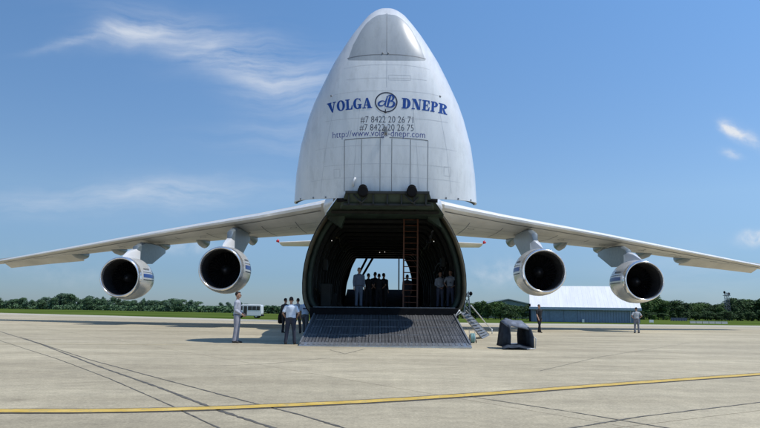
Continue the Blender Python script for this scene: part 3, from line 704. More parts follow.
# upright hoods, curved sheets
def sheet(rows, name, m, th=.05):
    b = MB(); b.rings(rows, closed=False); o = b.build(name, m, cv, True)
    md = o.modifiers.new('Solidify', 'SOLIDIFY'); md.thickness = th; md.offset = 0; return o
def lerp(a, b, t): return Vector(a)+(Vector(b)-Vector(a))*t
yl = A_[0].y
def row(pts, Y): return [cvp(x, y, Y) for x, y in pts]
Yn, Ym = 24.6, 25.6
sheet([row([(497.5, 345), (499, 332), (500.5, 322), (504, 319.3)], Ym+.3), row([(503, 346.5), (504, 334), (506, 324), (509, 321)], Yn+.4), row([(510, 348), (510.5, 336), (509.5, 328.5), (509, 327)], Yn)], 'side_panel', M['cover'])
sheet([row([(518, 344), (517.5, 334), (518.5, 327)], Ym+.2), row([(524, 345.5), (523, 335), (524, 325.5)], Ym-.3), row([(530, 347), (530, 335), (528.5, 327.5)], Yn+.1), row([(534, 348.3), (533.5, 337), (531, 329.5)], Yn)], 'side_panel', M['cover'])
sheet([row([(500.5, 321.5), (506, 318.8), (513, 320.8), (521, 321.0), (526, 325.8)], Ym+.3), row([(503, 323), (508, 321.0), (514, 322.5), (522, 324), (529, 327.8)], Yn+.4), row([(509, 328), (511, 325.8), (517, 327), (523, 328), (530, 330)], Yn+.05)], 'top_panel', M['coverlight'])
M['covertop'] = mat('pale_cover_top', (.15, .17, .21), .8, var=.45, scale=6, bump=.8, bscale=7)  # top panel paler than the side panels
for c_ in cv.children:
    if c_.name.startswith('top_panel'): c_.data.materials[0] = M['covertop']
b = MB()
rws = []
for yy_, pts_ in ((24.25, ((503, 349.2), (508, 347), (513, 348.6), (519, 346.8), (525, 348.7), (531, 348.9))), (24.7, ((502, 347), (508, 342), (513, 345.5), (519, 343.5), (525, 346.5), (531, 346.5))), (25.3, ((501, 345.5), (508, 343.5), (513, 344.8), (519, 343.2), (525, 345), (531, 345.5)))):
    rws.append(row(pts_, yy_))
b.rings(rws, closed=False); fc = b.build('folded_cloth', M['cover'], cv, True); md = fc.modifiers.new('Subsurf', 'SUBSURF'); md.levels = 2; md.render_levels = 2
b = MB(); b.tube([cvp(535.3, 348.5, 24.3), cvp(536, 339, 24.3), cvp(534, 337, 24.3)], .018, 6); b.tube([cvp(535.3, 348.5, 24.3), cvp(527, 349.2, 24.2)], .02, 6); b.build('lit_edge', M['chain'], cv, True)  # pale tubes stand in for the sunlit right edge of the cover

# =================================================================== PEOPLE
SK = mat('skin', (.42, .24, .16), .55, var=.08); HAIR = mat('dark_hair', (.015, .011, .009), .8, var=.3); EYE = mat('eye_dark', (.02, .015, .012), .3)
cloth = {}
def cl(c):
    if c not in cloth: cloth[c] = mat('cloth', c, .85, var=.14, scale=7, bump=.3, bscale=9)
    return cloth[c]
SHOE = mat('black_shoe', (.015, .014, .013), .45)
def person(label, loc, face, height, shirt, pants, pose='stand', group=None, vox=.012, bald=False, bag=None, logo=None, stout=1.0, cap=False):
    """faces local -Y; face = rotation about z"""
    o = thing('person', label, 'person', loc, face, group)
    k = height/1.78
    V = lambda x, y, z: Vector((x*k, y*k, z*k))
    ft = {'stand': ((-.11, 0, 0), (.11, .02, 0)), 'apart': ((-.17, 0, 0), (.17, .03, 0)), 'arms': ((-.12, .05, 0), (.12, 0, 0)), 'step': ((-.1, .1, 0), (.1, -.28, .18)), 'hips': ((-.14, 0, 0), (.14, 0, 0)), 'walk': ((-.09, -.2, 0), (.1, .22, .0))}[pose]
    body = MB(); sh = MB(); pt = MB(); so = MB()
    hipz = .93
    for s_, f_ in zip((-1, 1), ft):
        hip = V(s_*.09, 0, hipz); foot = V(f_[0], f_[1], f_[2]+.09)
        kn = (hip+foot)/2 + V(0, -.02-(.1 if f_[2] > .05 else 0), .02)
        body.tube([hip, kn, foot], [.085*k, .055*k, .04*k], 10)
        cuff = foot+V(0, .005, -.035)
        pt.tube([hip+V(0, 0, .03), hip.lerp(kn, .4), kn, kn.lerp(cuff, .6), cuff], [.105*k*stout, .098*k, .074*k, .066*k, .07*k], 12)
        so.tube([foot+V(0, .06, -.05), foot+V(0, -.04, -.04), foot+V(0, -.13, -.06), foot+V(0, -.19, -.065)], [.04*k, .048*k, .042*k, .025*k], 10, flat=.75)
        body.tube([foot, foot+V(0, -.05, -.05)], [.04*k, .035*k], 8)
    pt.tube([V(0, 0, hipz-.06), V(0, 0, hipz+.02), V(0, 0, hipz+.12)], [.13*k, .165*k*stout, .15*k*stout], 16, flat=.72)
    body.tube([V(0, 0, .88), V(0, 0, 1.05), V(0, 0, 1.25), V(0, .0, 1.42), V(0, .01, 1.5)], [.14*k, .13*k, .16*k, .12*k, .06*k], 14, flat=.65)
    sh.tube([V(0, 0, .93), V(0, 0, 1.02), V(0, -.01, 1.15), V(0, 0, 1.3), V(0, .0, 1.40), V(0, .005, 1.47), V(0, .01, 1.51)], [.165*k*stout, .168*k*stout, .172*k*stout, .19*k, .185*k, .12*k, .068*k], 18, flat=.66)
    body.tube([V(0, .01, 1.46), V(0, -.005, 1.6)], [.055*k, .05*k], 10)
    H_ = V(0, -.015, 1.665)
    body.ball(H_+V(0, .01, .01), .1*k, sc3=(.8, .95, 1.12)); body.ball(H_+V(0, -.03, -.055), .068*k, sc3=(.85, .9, .95))
    body.ball(H_+V(0, -.098, -.02), .017*k, sc3=(.8, 1.1, 1.5)); body.ball(H_+V(0, -.088, -.062), .016*k, sc3=(1.6, .7, .5))
    for s_ in (-1, 1): body.ball(H_+V(s_*.082, .01, -.015), .022*k, sc3=(.5, 1, 1.4))
    for s_ in (-1, 1):
        shd = V(s_*.185, 0, 1.415)
        if pose in ('stand', 'walk', 'step'):
            el = V(s_*.235, .03 + (s_*.1 if pose == 'walk' else 0), 1.13); wr = V(s_*.235, -.07+(s_*.16 if pose == 'walk' else 0), .88)
        elif pose == 'apart': el = V(s_*.30, .05, 1.16); wr = V(s_*.21, -.16, .99)
        elif pose == 'arms': el = V(s_*.24, .04, 1.14); wr = V(s_*.07, -.2, 1.0+s_*.02)
        else: el = V(s_*.36, .07, 1.18); wr = V(s_*.19, -.05, 1.02)
        body.tube([shd, shd.lerp(el, .5), el, el.lerp(wr, .5), wr], [.05*k, .046*k, .038*k, .034*k, .026*k], 10)
        e2 = el.lerp(wr, .12) if pose != 'stand' or group == 'short' else el.lerp(wr, .8)
        sh.tube([shd+V(-s_*.05, 0, .0), shd+V(s_*.01, 0, -.02), shd.lerp(el, .5), el.lerp(shd, .15)], [.07*k, .072*k, .064*k, .06*k], 12)
        if group == 'long' or e2 is not None and pose in ('stand', 'arms'): sh.tube([shd.lerp(el, .7), el, el.lerp(wr, .85)], [.058*k, .054*k, .042*k], 12)
        d = (wr-el).normalized(); side_v = d.cross(Vector((0, 1, 0))).normalized() if abs(d.y) < .9 else Vector((0, 0, 1))
        nrm = d.cross(side_v).normalized()
        palm = wr+d*.055*k
        body.tube([wr, palm, wr+d*.095*k], [.026*k, .036*k, .032*k], 10, flat=.5 if abs(d.z) > .5 else 1)
        for i, (o_, ln) in enumerate(((-.027, .065), (-.009, .08), (.009, .076), (.026, .058))):
            b0 = wr+d*.085*k+nrm*o_*k*1.05; m0 = b0+d*ln*.5*k+side_v*.004*k*s_; t0 = b0+d*ln*.9*k-side_v*.02*k*s_
            body.tube([b0, m0, t0], [.0095*k, .009*k, .007*k], 6)
        body.tube([wr+d*.03*k-nrm*.02*k, wr+d*.06*k-nrm*.05*k, wr+d*.1*k-nrm*.058*k], [.012*k, .011*k, .008*k], 6)
    bo = body.build('body', SK, o, True); md = bo.modifiers.new('Remesh', 'REMESH'); md.mode = 'VOXEL'; md.voxel_size = vox; md.use_smooth_shade = True
    for mb_, nm, m_ in ((sh, 'shirt', cl(shirt)), (pt, 'trousers', cl(pants))):
        x = mb_.build(nm, m_, o, True); md = x.modifiers.new('Remesh', 'REMESH'); md.mode = 'VOXEL'; md.voxel_size = .018; md.use_smooth_shade = True
        md = x.modifiers.new('Smooth', 'SMOOTH'); md.factor = .5; md.iterations = 3
    so.build('shoes', SHOE, o, True)
    hb = MB(); hb.ball(H_+V(0, .034, .036), .094*k, sc3=(.88, .92, 1.02)); hb.ball(H_+V(0, -.02, .088), .06*k, sc3=(1, 1, .5)); 
    hb.build('hair', HAIR, o, True)
    if cap:
        hb = MB(); hb.ball(H_+V(0, .012, .055), .108*k, sc3=(.88, .98, .75)); hb.hexa([H_+V(-.06, -.17, .05), H_+V(.06, -.17, .05), H_+V(.07, -.06, .06), H_+V(-.07, -.06, .06), H_+V(-.06, -.17, .062), H_+V(.06, -.17, .062), H_+V(.07, -.06, .085), H_+V(-.07, -.06, .085)]); hb.build('cap', cl((.03, .035, .05)), o, True)
    for s_ in (-1, 1):
        e = MB(); e.ball(H_+V(s_*.032, -.088, .008), .009*k); e.build('eye', EYE, o, True)
    bt = MB(); bt.tube([V(0, 0, .965), V(0, 0, .995)], .176*k*stout, 18, flat=.66); bt.build('belt', SHOE, o)
    if logo:
        e = MB(); e.box(-.09*k, .09*k, .112*k, .128*k, 1.24*k, 1.31*k); e.build('back_print', cl((.03, .05, .12)), o)
    return o
def ppl(px, py, face, px_h, *a, **kw):
    g = gr(px, py); hgt = px_h*(g.y*cP)/F
    return g, hgt
def stand(px, py, label, face, hp, shirt, pants, pose, **kw):
    g = gr(px, py); h = max(1.6, min(1.9, hp*(g.y*cP - .1)/F))
    return person(label, g, face, h, shirt, pants, pose, **kw)
lg = (.50, .53, .58)
stand(236, 343, 'man in light grey shirt and grey trousers standing in profile left of ramp', R(90), 51, (.40, .42, .48), (.30, .30, .34), 'arms', vox=.009)
stand(290, 344.5, 'stout man in white shirt and dark trousers seen from behind beside ramp', R(180), 47, (.62, .70, .80), (.03, .035, .055), 'apart', vox=.009, stout=1.15)
stand(304.5, 336.5, 'man in pale blue T-shirt with dark back print stepping up beside ramp', R(175), 38.5, (.42, .55, .72), (.09, .10, .12), 'step', logo=True)
stand(284.5, 333, 'person in black behind the stout white shirted man, left shoulder showing', R(150), 35, (.03, .03, .035), (.02, .02, .025), 'stand')
stand(297, 333.5, 'person in grey shirt with bare forearms between white and pale blue shirts', R(200), 36, (.30, .33, .38), (.05, .05, .06), 'apart')
stand(539.5, 332.8, 'man in black shirt and trousers walking on apron before white roofed hangar', R(25), 28, (.008, .008, .009), (.01, .01, .012), 'walk')
stand(637, 333.2, 'man in pale grey shirt and grey trousers standing under the outer right engine', R(180), 25.5, (.40, .43, .46), (.17, .18, .21), 'hips')
# black bag carried beside the stout man
g_ = gr(281.5, 330.5); b = MB(); hb_ = Vector((g_.x, g_.y-.3, 0))
b.rings([[(hb_.x+.2*sx*cx3, hb_.y+.12*math.sin(t), .42+dz) for t, cx3 in ((R(i*30), math.cos(R(i*30))) for i in range(12))] for sx, dz in ((.6, 0), (1, .06), (1.05, .3), (.9, .55), (.5, .66))], cap0=True, cap1=True)
bgo = b.build('shoulder_bag', M['black'], None, True); tag(bgo, 'black shoulder bag hanging left of the stout man in white shirt', 'bag')
# people in the hold (standing on the cargo floor)
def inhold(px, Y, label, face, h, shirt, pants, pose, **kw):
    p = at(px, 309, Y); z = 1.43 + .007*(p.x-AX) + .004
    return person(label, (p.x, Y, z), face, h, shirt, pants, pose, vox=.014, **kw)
inhold(358.5, 31.9, 'man in pale grey-blue overalls standing at hold edge above the ramp', R(10), 1.78, (.10, .13, .18), (.075, .10, .14), 'stand')
inhold(368, 35.6, 'dark figure nearest the man in overalls, leftmost of the hold silhouettes', R(160), 1.72, (.02, .02, .025), (.02, .02, .025), 'hips')  # dark figures: near-black clothes hold the shade of backlit silhouettes
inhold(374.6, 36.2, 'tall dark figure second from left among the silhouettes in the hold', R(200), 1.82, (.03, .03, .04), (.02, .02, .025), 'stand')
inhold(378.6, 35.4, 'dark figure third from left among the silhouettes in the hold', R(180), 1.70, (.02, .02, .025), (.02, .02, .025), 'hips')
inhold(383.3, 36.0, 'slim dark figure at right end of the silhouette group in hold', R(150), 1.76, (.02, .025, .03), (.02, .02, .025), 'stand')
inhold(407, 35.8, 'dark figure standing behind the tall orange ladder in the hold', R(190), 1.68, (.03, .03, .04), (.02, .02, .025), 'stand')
inhold(440, 34.0, 'man in white shirt with hands together at right side of hold', R(20), 1.74, (.34, .37, .43), (.10, .11, .16), 'arms')
inhold(450.5, 33.6, 'man in white shirt nearest the right edge of the hold opening', R(-30), 1.80, (.34, .37, .43), (.08, .09, .14), 'hips')

# =================================================================== BACKGROUND
# white minivan
g_ = gr(248.5, 318.2)
vn = thing('passenger_van', 'white passenger van parked on far taxiway behind man in grey', 'van', (g_.x, g_.y, 0)); sc_v = g_.y/107
VX = .84
def vbox(b, x0, x1, y0, y1, z0, z1): b.box(x0*sc_v*VX, x1*sc_v*VX, y0*sc_v, y1*sc_v, z0*sc_v, z1*sc_v)
b = MB()
prof = [(-2.55, .35), (2.45, .35), (2.5, .8), (2.45, 1.85), (2.25, 2.05), (-.95, 2.05), (-1.25, 1.95), (-1.85, 1.15), (-2.5, .98)]
b.rings([[(x*sc_v*VX, -1*sc_v, z*sc_v) for x, z in prof], [(x*sc_v*VX, 1*sc_v, z*sc_v) for x, z in prof]], cap0=True, cap1=True)
bodyv = bevel(b.build('body', M['vanwhite'], vn), .08)
for x0, x1 in ((.05, .75), (.82, 1.5), (1.57, 2.2)):
    b = MB(); vbox(b, x0, x1, -1.02, -.99, 1.2, 1.8); b.build('window', M['glass'], vn)
b = MB(); b.face([(x*sc_v*VX, -1.01*sc_v, z*sc_v) for x, z in ((-1.7, 1.2), (-.9, 1.2), (-.9, 1.82), (-1.25, 1.8))]); b.build('window', M['glass'], vn)
b = MB(); b.face([(x*sc_v*VX, y*sc_v, z*sc_v) for x, y, z in ((-1.90, -.85, 1.2), (-1.90, .85, 1.2), (-1.33, .8, 1.9), (-1.33, -.8, 1.9))]); b.build('windscreen', M['glass'], vn)
b = MB(); vbox(b, -.72, -.1, -1.02, -.98, .45, 1.8); b.build('door', M['glass'], vn)
b = MB(); vbox(b, -2.62, -2.5, -1, 1, .32, .6); b.build('bumper', M['black'], vn)
b = MB(); vbox(b, 2.45, 2.58, -1, 1, .32, .6); b.build('bumper', M['black'], vn)
for x in (-1.65, 1.55):
    for y in (-.98, .8):
        b = MB(); b.tube([(x*sc_v*VX, y*sc_v, .36*sc_v), (x*sc_v*VX, (y+.2)*sc_v, .36*sc_v)], .36*sc_v, 18); wh = b.build('wheel', M['black'], vn)
        b = MB(); b.tube([(x*sc_v*VX, (y-.01)*sc_v, .36*sc_v), (x*sc_v*VX, (y+.02)*sc_v, .36*sc_v)], .2*sc_v, 14); b.build('rim', M['alu'], wh)

# hangar with white roof
YH = 118.0
pL = at(531, 320, YH); pR = at(634.5, 320, YH)
hx0, hx1 = pL.x, pR.x; ze = at(580, 307.5, YH).z; zr = at(580, 287.6, YH+6.5).z
hg = thing('hangar', 'low hangar with bright white sloping roof and blue grey wall', 'hangar', ((hx0+hx1)/2, YH, 0)); off = -Vector(hg.location)
b = MB(); b.off = off
b.hexa([(hx0, YH, 0), (hx1, YH, 0), (hx1, YH+13, 0), (hx0, YH+13, 0), (hx0, YH, ze), (hx1, YH, ze), (hx1, YH+13, ze), (hx0, YH+13, ze)])
b.face([(hx0, YH, ze), (hx0, YH+13, ze), (hx0, YH+6.5, zr)]); b.face([(hx1, YH, ze), (hx1, YH+13, ze), (hx1, YH+6.5, zr)])
b.build('wall', M['wallb'], hg)
b = MB(); b.off = off
for y0, y1 in ((YH-.35, YH+6.5), (YH+13.35, YH+6.5)):
    b.hexa([(hx0-.2, y0, ze-.12), (hx1+.2, y0, ze-.12), (hx1+.2, y1, zr+.05), (hx0-.2, y1, zr+.05), (hx0-.2, y0, ze+.0), (hx1+.2, y0, ze+.0), (hx1+.2, y1, zr+.17), (hx0-.2, y1, zr+.17)])
b.build('roof', M['roofw'], hg)
for k in range(27):
    x = hx0+.1+k*(hx1-hx0-.2)/26; b = MB(); b.off = off
    b.hexa([(x-.03, YH-.35, ze-.0), (x+.03, YH-.35, ze-.0), (x+.03, YH+6.5, zr+.17), (x-.03, YH+6.5, zr+.17), (x-.015, YH-.35, ze+.02), (x+.015, YH-.35, ze+.02), (x+.015, YH+6.5, zr+.19), (x-.015, YH+6.5, zr+.19)])
    b.build('roof_rib', mat('roof_rib_white', (.76, .77, .79), .5) if k == 0 else bpy.data.materials['roof_rib_white'], hg)
for x0_, x1_ in ((.18, .30), (.31, .43)):
    b = MB(); b.off = off; b.box(hx0+(hx1-hx0)*x0_, hx0+(hx1-hx0)*x1_, YH-.10, YH-.06, .02, 1.95); b.build('sliding_door', mat('door_grey_blue', (.17, .23, .31), .5), hg)
b = MB(); b.off = off; b.tube([(hx1-1.5, YH-.14, .1), (hx1-1.5, YH-.14, ze-.4)], .05, 8); b.build('downpipe', M['chain'], hg)
b = MB(); b.off = off; b.box(hx0-.25, hx1+.25, YH-.5, YH-.36, ze-.42, ze-.02); b.build('eave', mat('pale_blue_eave', (.35, .42, .5), .5), hg)
b = MB(); b.off = off
for i in range(40):
    x = hx0+.2+i*(hx1-hx0-.4)/39; b.box(x-.03, x+.03, YH-.05, YH-.003, .05, ze-.4)
b.build('cladding_ribs', mat('blue_grey_rib', (.17, .22, .30), .55), hg)
b = MB(); b.off = off; b.box(hx0-.32, hx0-.02, YH-.3, YH+.1, 0, ze+.5); b.build('corner_post', M['black'], hg)
b = MB(); b.off = off; x = at(581, 320, YH).x; b.box(x-.18, x+.18, YH-.7, YH-.4, 0, .5); b.build('white_box', M['vanwhite'], hg)
hg.rotation_euler.z = -R(11.8); c_ = Vector((hx0, YH, 0))-hg.location; hg.location = hg.location + c_ - Matrix.Rotation(-R(11.8), 3, 'Z') @ c_
# far green grey building
YB = 190.0; b = MB(); x0, xm, x1 = at(487, 304, YB).x, at(508, 300, YB).x, at(531, 305, YB).x; zE = at(500, 304.3, YB).z; zP = at(508, 299.3, YB).z
wh_ = thing('warehouse', 'distant green grey warehouse with low gable roof behind trees', 'building', (xm, YB, 0)); off = -Vector(wh_.location)
b.off = off; b.rings([[(x, Y, z) for x, z in ((x0, 0), (x1, 0), (x1, zE), (xm, zP-.3), (x0, zE))] for Y in (YB, YB+25)], cap0=True, cap1=True); b.build('wall', M['greyroof'], wh_)
b = MB(); b.off = off; b.rings([[(x, Y, z) for x, z in ((x0-.5, zE-.1), (xm, zP-.1), (x1+.5, zE-.1), (x1+.5, zE+.15), (xm, zP+.15), (x0-.5, zE+.15))] for Y in (YB-.4, YB+25)], cap0=True, cap1=True); b.build('roof', mat('pale_green_roof', (.24, .29, .28), .6), wh_)

# lattice towers
def tower(px, pytop, Y, label, w=.9, heads=2):
    p = at(px, pytop, Y); t = thing('radio_mast', label, 'mast', (p.x, Y, 0)); h = p.z
    b = MB()
    for sx in (-1, 1):
        for sy in (-1, 1): b.tube([(sx*w, sy*w, 0), (sx*w*.45, sy*w*.45, h)], .07, 5)
    n = int(h/1.4)
    for i in range(n):
        z0, z1 = i*h/n, (i+1)*h/n; w0 = w*(1-.55*i/n); w1 = w*(1-.55*(i+1)/n)
        for sy in (-1, 1):
            b.tube([(-w0, sy*w0, z0), (w1, sy*w1, z1)], .045, 4); b.tube([(w0, sy*w0, z0), (-w1, sy*w1, z1)], .045, 4)
            b.tube([(sy*w0, -w0, z0), (sy*w1, w1, z1)], .045, 4)
    b.build('lattice', M['steel'], t)
    b = MB(); b.box(-w, w, -w, w, h-1.1, h-.95); b.build('platform', M['steel'], t)
    for k in range(heads):
        b = MB(); b.tube([(-.7+1.5*k, 0, h-.95), (-.7+1.5*k, 0, h-.2-.5*k)], .08, 6); b.ball((-.7+1.5*k, 0, h+.05-.5*k), .38, sc3=(1, .6, 1.2)); b.build('lamp_head', M['black'], t)
    return t
tower(726.5, 292.5, 235, 'lattice mast with two dark heads rising above the right hand trees')
tower(467, 291.5, 150, 'lattice mast beside the right edge of the cargo hold opening', w=.7, heads=2)

# ---- trees
def crown_mesh(seed, h, w, n, leaf, blobs=9):
    rnd = random.Random(seed); b = bmesh.new(); B_ = []
    for i in range(blobs):
        t = rnd.random(); zz = h*(.25+.62*t); rr = w*.5*(1-.75*abs(t-.35))*rnd.uniform(.35, .75); an = rnd.uniform(0, 6.28)
        B_.append((Vector((math.cos(an)*rr, math.sin(an)*rr, zz)), w*rnd.uniform(.17, .30), h*rnd.uniform(.10, .17)))
    B_.append((Vector((0, 0, h*.55)), w*.36, h*.34)); B_.append((Vector((w*.05, 0, h*.22)), w*.38, h*.2))
    for i in range(n):
        c, rx, rz = rnd.choice(B_)
        d = Vector((rnd.gauss(0, 1), rnd.gauss(0, 1), rnd.gauss(0, 1))).normalized()*(rnd.random()**.33)*rnd.uniform(.8, 1.12)
        p = c+Vector((d.x*rx, d.y*rx, d.z*rz)); p.z = max(p.z, .1)
        nn = (d*.7+Vector((rnd.gauss(0, .5), rnd.gauss(0, .5), rnd.gauss(.35, .5)))).normalized(); a = nn.orthogonal().normalized(); c2 = nn.cross(a); s = leaf*rnd.uniform(.5, 1.3); th = rnd.uniform(0, 6.28)
        a, c2 = a*math.cos(th)+c2*math.sin(th), c2*math.cos(th)-a*math.sin(th)
        b.faces.new([b.verts.new(p+a*s), b.verts.new(p+c2*s*.7), b.verts.new(p-a*s), b.verts.new(p-c2*s*.7)])
    me = bpy.data.meshes.new('crown'); b.to_mesh(me); b.free(); return me
def trunk_mesh(h, seed=0):
    rnd = random.Random(seed); b = MB(); b.tube([(0, 0, 0), (.05*h*.2, 0, h*.3), (0, .02*h, h*.72)], [h*.03, h*.022, h*.008], 7)
    for i in range(5):
        a = rnd.uniform(0, 6.28); z = h*rnd.uniform(.25, .55); b.tube([(0, 0, z), (math.cos(a)*h*.12, math.sin(a)*h*.12, z+h*.14), (math.cos(a)*h*.2, math.sin(a)*h*.2, z+h*.26)], [h*.012, h*.008, h*.004], 5)
    return b.mesh('trunk')
protos = {}
def proto(kind, i):
    key = (kind, i)
    if key not in protos:
        n, leaf = {'far': (2600, .27), 'near': (4200, .24)}[kind]
        protos[key] = (crown_mesh(hash(str(i))*0+i*13+5, 8, [7.5, 6, 8.5, 5][i % 4], n, leaf, 9+i), trunk_mesh(8, i))
        protos[key][0].materials.append(None); protos[key][1].materials.append(M['bark'])
    return protos[key]
def tree(x, y, h, kind, i, m, label, group, wide=1.0, name='tree'):
    t = thing(name, label, 'tree' if name == 'tree' else 'bush', (x, y, 0), random.uniform(0, 6.28), group)
    s = h/8; cm, tm = proto(kind, i)
    t.scale = (s*wide, s*wide, s)
    c = bpy.data.objects.new('crown', cm); col.objects.link(c); c.parent = t
    c.material_slots[0].link = 'OBJECT'; c.material_slots[0].material = m
    u = bpy.data.objects.new('trunk', tm); col.objects.link(u); u.parent = t
    return t
# left line: tops measured along the row
TOPL = [(0, 298), (10, 297), (20, 298), (35, 297), (50, 297), (62, 294), (68, 292.5), (75, 296), (95, 296), (100, 298), (115, 298), (125, 300), (150, 299), (170, 299), (185, 300), (200, 303), (215, 303), (225, 303.5), (240, 303), (255, 305), (270, 307), (300, 307), (320, 308)]
x = -8.0
while x < 312:
    Y = interp([(0, 440), (120, 380), (230, 300), (320, 270)], x) + random.uniform(-12, 25)
    top = interp(TOPL, x) + random.uniform(-1.6, 3.4)
    p = at(x, top, Y)
    dark = random.random() < .5
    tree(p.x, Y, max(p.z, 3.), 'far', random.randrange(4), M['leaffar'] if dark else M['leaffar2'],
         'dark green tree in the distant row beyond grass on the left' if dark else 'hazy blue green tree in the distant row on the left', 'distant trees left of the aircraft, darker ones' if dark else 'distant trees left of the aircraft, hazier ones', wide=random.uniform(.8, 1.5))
    x += random.uniform(2.6, 5.0)
# behind ramp, right of fuselage
x = 462
while x < 532:
    Y = 150+random.uniform(-8, 12); p = at(x, 301.8+random.uniform(-1.6, 3.)+(x-462)*.02, Y)
    tree(p.x, Y, p.z, 'near', random.randrange(4), M['leaf2'] if random.random() < .6 else M['leaf'], 'leafy green tree between the cargo hold and the hangar', 'trees between cargo hold and hangar', wide=1.35)
    x += random.uniform(5, 8)
TOPR = [(632, 293), (648, 292.5), (660, 297.5), (663, 303), (680, 302), (690, 303), (693, 301), (700, 303), (704, 301), (716, 305), (722, 304), (730, 299), (742, 297), (748, 302), (755, 299.5), (766, 298)]
x = 628.0
while x < 772:
    Y = 232+random.uniform(-12, 22); top = interp(TOPR, x)+random.choice((-2.2, -.8, 0, .8, 2.)); p = at(x, top, Y)
    dark = random.random() < .65
    tree(p.x, Y, p.z, 'near', random.randrange(4), M['leaf'] if dark else M['leaf2'], 'dark green rounded tree in the wood on the right' if dark else 'mid green rounded tree in the wood on the right', 'wood right of the hangar, darker trees' if dark else 'wood right of the hangar, lighter trees', wide=random.uniform(1.1, 1.5))
    x += random.uniform(4, 6.5)
x = 630.0
while x < 770:
    Y = 218; p = at(x, random.uniform(309, 313), Y); tree(p.x, Y, p.z, 'near', random.randrange(4), M['leaf'], 'low dark bush along the foot of the right hand wood', 'low bushes under the right hand wood', wide=1.8, name='bush'); x += 11
for px, py in ((654.5, 315), (666.5, 316)):
    p = at(px, py, 205); tree(p.x, 205, p.z, 'near', 2, M['leafb'], 'bright yellow green bush, larger one before dark wood' if px < 660 else 'bright yellow green bush, smaller one before dark wood', None, wide=1.4, name='bush')
# undergrowth that reads as one mass below the far tree row
b = bmesh.new(); rnd = random.Random(3)
for i in range(9000):
    px = rnd.uniform(-20, 335); Y = interp([(0, 440), (120, 380), (230, 300), (320, 270)], px)-6+rnd.uniform(-4, 10); xx = (px-CX)/F*Y
    hmax = 2.6*(1+.4*noise.noise(Vector((xx*.08, 0, 0)))); p = Vector((xx, Y, rnd.uniform(0, hmax))); s = rnd.uniform(.3, .8)
    nn = Vector((rnd.gauss(0, 1), rnd.gauss(-.5, 1), rnd.gauss(.3, 1))).normalized(); a = nn.orthogonal().normalized(); c = nn.cross(a)
    b.faces.new([b.verts.new(p+a*s), b.verts.new(p+c*s*.7), b.verts.new(p-a*s), b.verts.new(p-c*s*.7)])
me = bpy.data.meshes.new('undergrowth'); b.to_mesh(me); b.free()
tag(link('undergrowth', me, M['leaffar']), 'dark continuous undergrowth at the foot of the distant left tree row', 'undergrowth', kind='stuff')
# low white barrier and markers far right
p = gr(690, 323.4); q = gr(728, 324)
for i in range(6):
    a = p.lerp(q, i/6); c = p.lerp(q, (i+.92)/6); b = MB(); L_ = (c-a).length
    b.rings([[(xx, yy, zz) for yy, zz in ((-.18, 0), (-.1, .3), (-.08, .42), (.08, .42), (.1, .3), (.18, 0))] for xx in (0, L_)], cap0=True, cap1=True)
    o = b.build('road_barrier', mat('concrete_pale', (.45, .45, .42), .8)); o.location = a; o.rotation_euler = (0, 0, math.atan2((c-a).y, (c-a).x))
    tag(o, 'low pale concrete barrier in the grass before the right hand wood', 'barrier', 'low barriers in the right hand grass')
p = gr(651.5, 323.2); b = MB(); b.box(-.35, .35, -.05, .05, .12, .55); b.box(-.3, -.24, -.03, .03, 0, .12); b.box(.24, .3, -.03, .03, 0, .12); o = b.build('marker_board', M['vanwhite']); o.location = p; tag(o, 'small white marker board on grass beside the bright bush', 'marker')
p = gr(671, 321.2); q = gr(687, 321.3); b = MB(); b.box(0, (q-p).length, -.03, .03, .1, .8); [b.box(k*(q-p).length/6-.05, k*(q-p).length/6+.05, -.06, .06, 0, .9) for k in range(7)]; o = b.build('screen_fence', mat('blue_screen', (.015, .03, .06), .8)); o.location = p; o.rotation_euler.z = math.atan2((q-p).y, (q-p).x); tag(o, 'low dark blue screen fence at the foot of the right wood', 'fence')

# =================================================================== GROUND
def sheet_g(pts, z, name, m):
    b = MB(); b.face([(p[0], p[1], z) for p in pts]); return struct(b.build(name, m, fixn=False))
mg = mat('grass', (.055, .105, .018), 1., c2=(.125, .165, .04), scale=.04, var=.3, det=12, spec=.0)
sheet_g([(-3000, -400), (3000, -400), (3000, 4000), (-3000, 4000)], 0-.03, 'grass_field', mg)
# concrete
mc = bpy.data.materials.new('apron_concrete'); mc.use_nodes = True; nt = mc.node_tree; N = nt.nodes; L = nt.links; bs = N['Principled BSDF']; bs.inputs['Roughness'].default_value = .85
bs.inputs['Specular IOR Level'].default_value = .25
tc = N.new('ShaderNodeTexCoord')
def noi(scale, det=6, rough=.6, stretch=None, rot=0):
    n = N.new('ShaderNodeTexNoise'); n.inputs['Scale'].default_value = scale; n.inputs['Detail'].default_value = det; n.inputs['Roughness'].default_value = rough
    mp = N.new('ShaderNodeMapping'); mp.inputs['Scale'].default_value = stretch or (1, 1, 1); mp.inputs['Rotation'].default_value = (0, 0, rot); L.new(tc.outputs['Object'], mp.inputs[0]); L.new(mp.outputs[0], n.inputs['Vector']); return n.outputs['Fac']
def ramp_(f, p0, c0, p1, c1):
    r = N.new('ShaderNodeValToRGB'); r.color_ramp.elements[0].position = p0; r.color_ramp.elements[1].position = p1; r.color_ramp.elements[0].color = (*c0, 1); r.color_ramp.elements[1].color = (*c1, 1); L.new(f, r.inputs[0]); return r.outputs[0]
def mix_(a, b, t='MULTIPLY', f=1.):
    m = N.new('ShaderNodeMixRGB'); m.blend_type = t; m.inputs[0].default_value = f if isinstance(f, float) else 1; 
    if not isinstance(f, float): L.new(f, m.inputs[0])
    L.new(a, m.inputs[1]); L.new(b, m.inputs[2]); return m.outputs[0]
base = ramp_(noi(.12, 8), .3, (.44, .38, .272), .72, (.565, .495, .362))
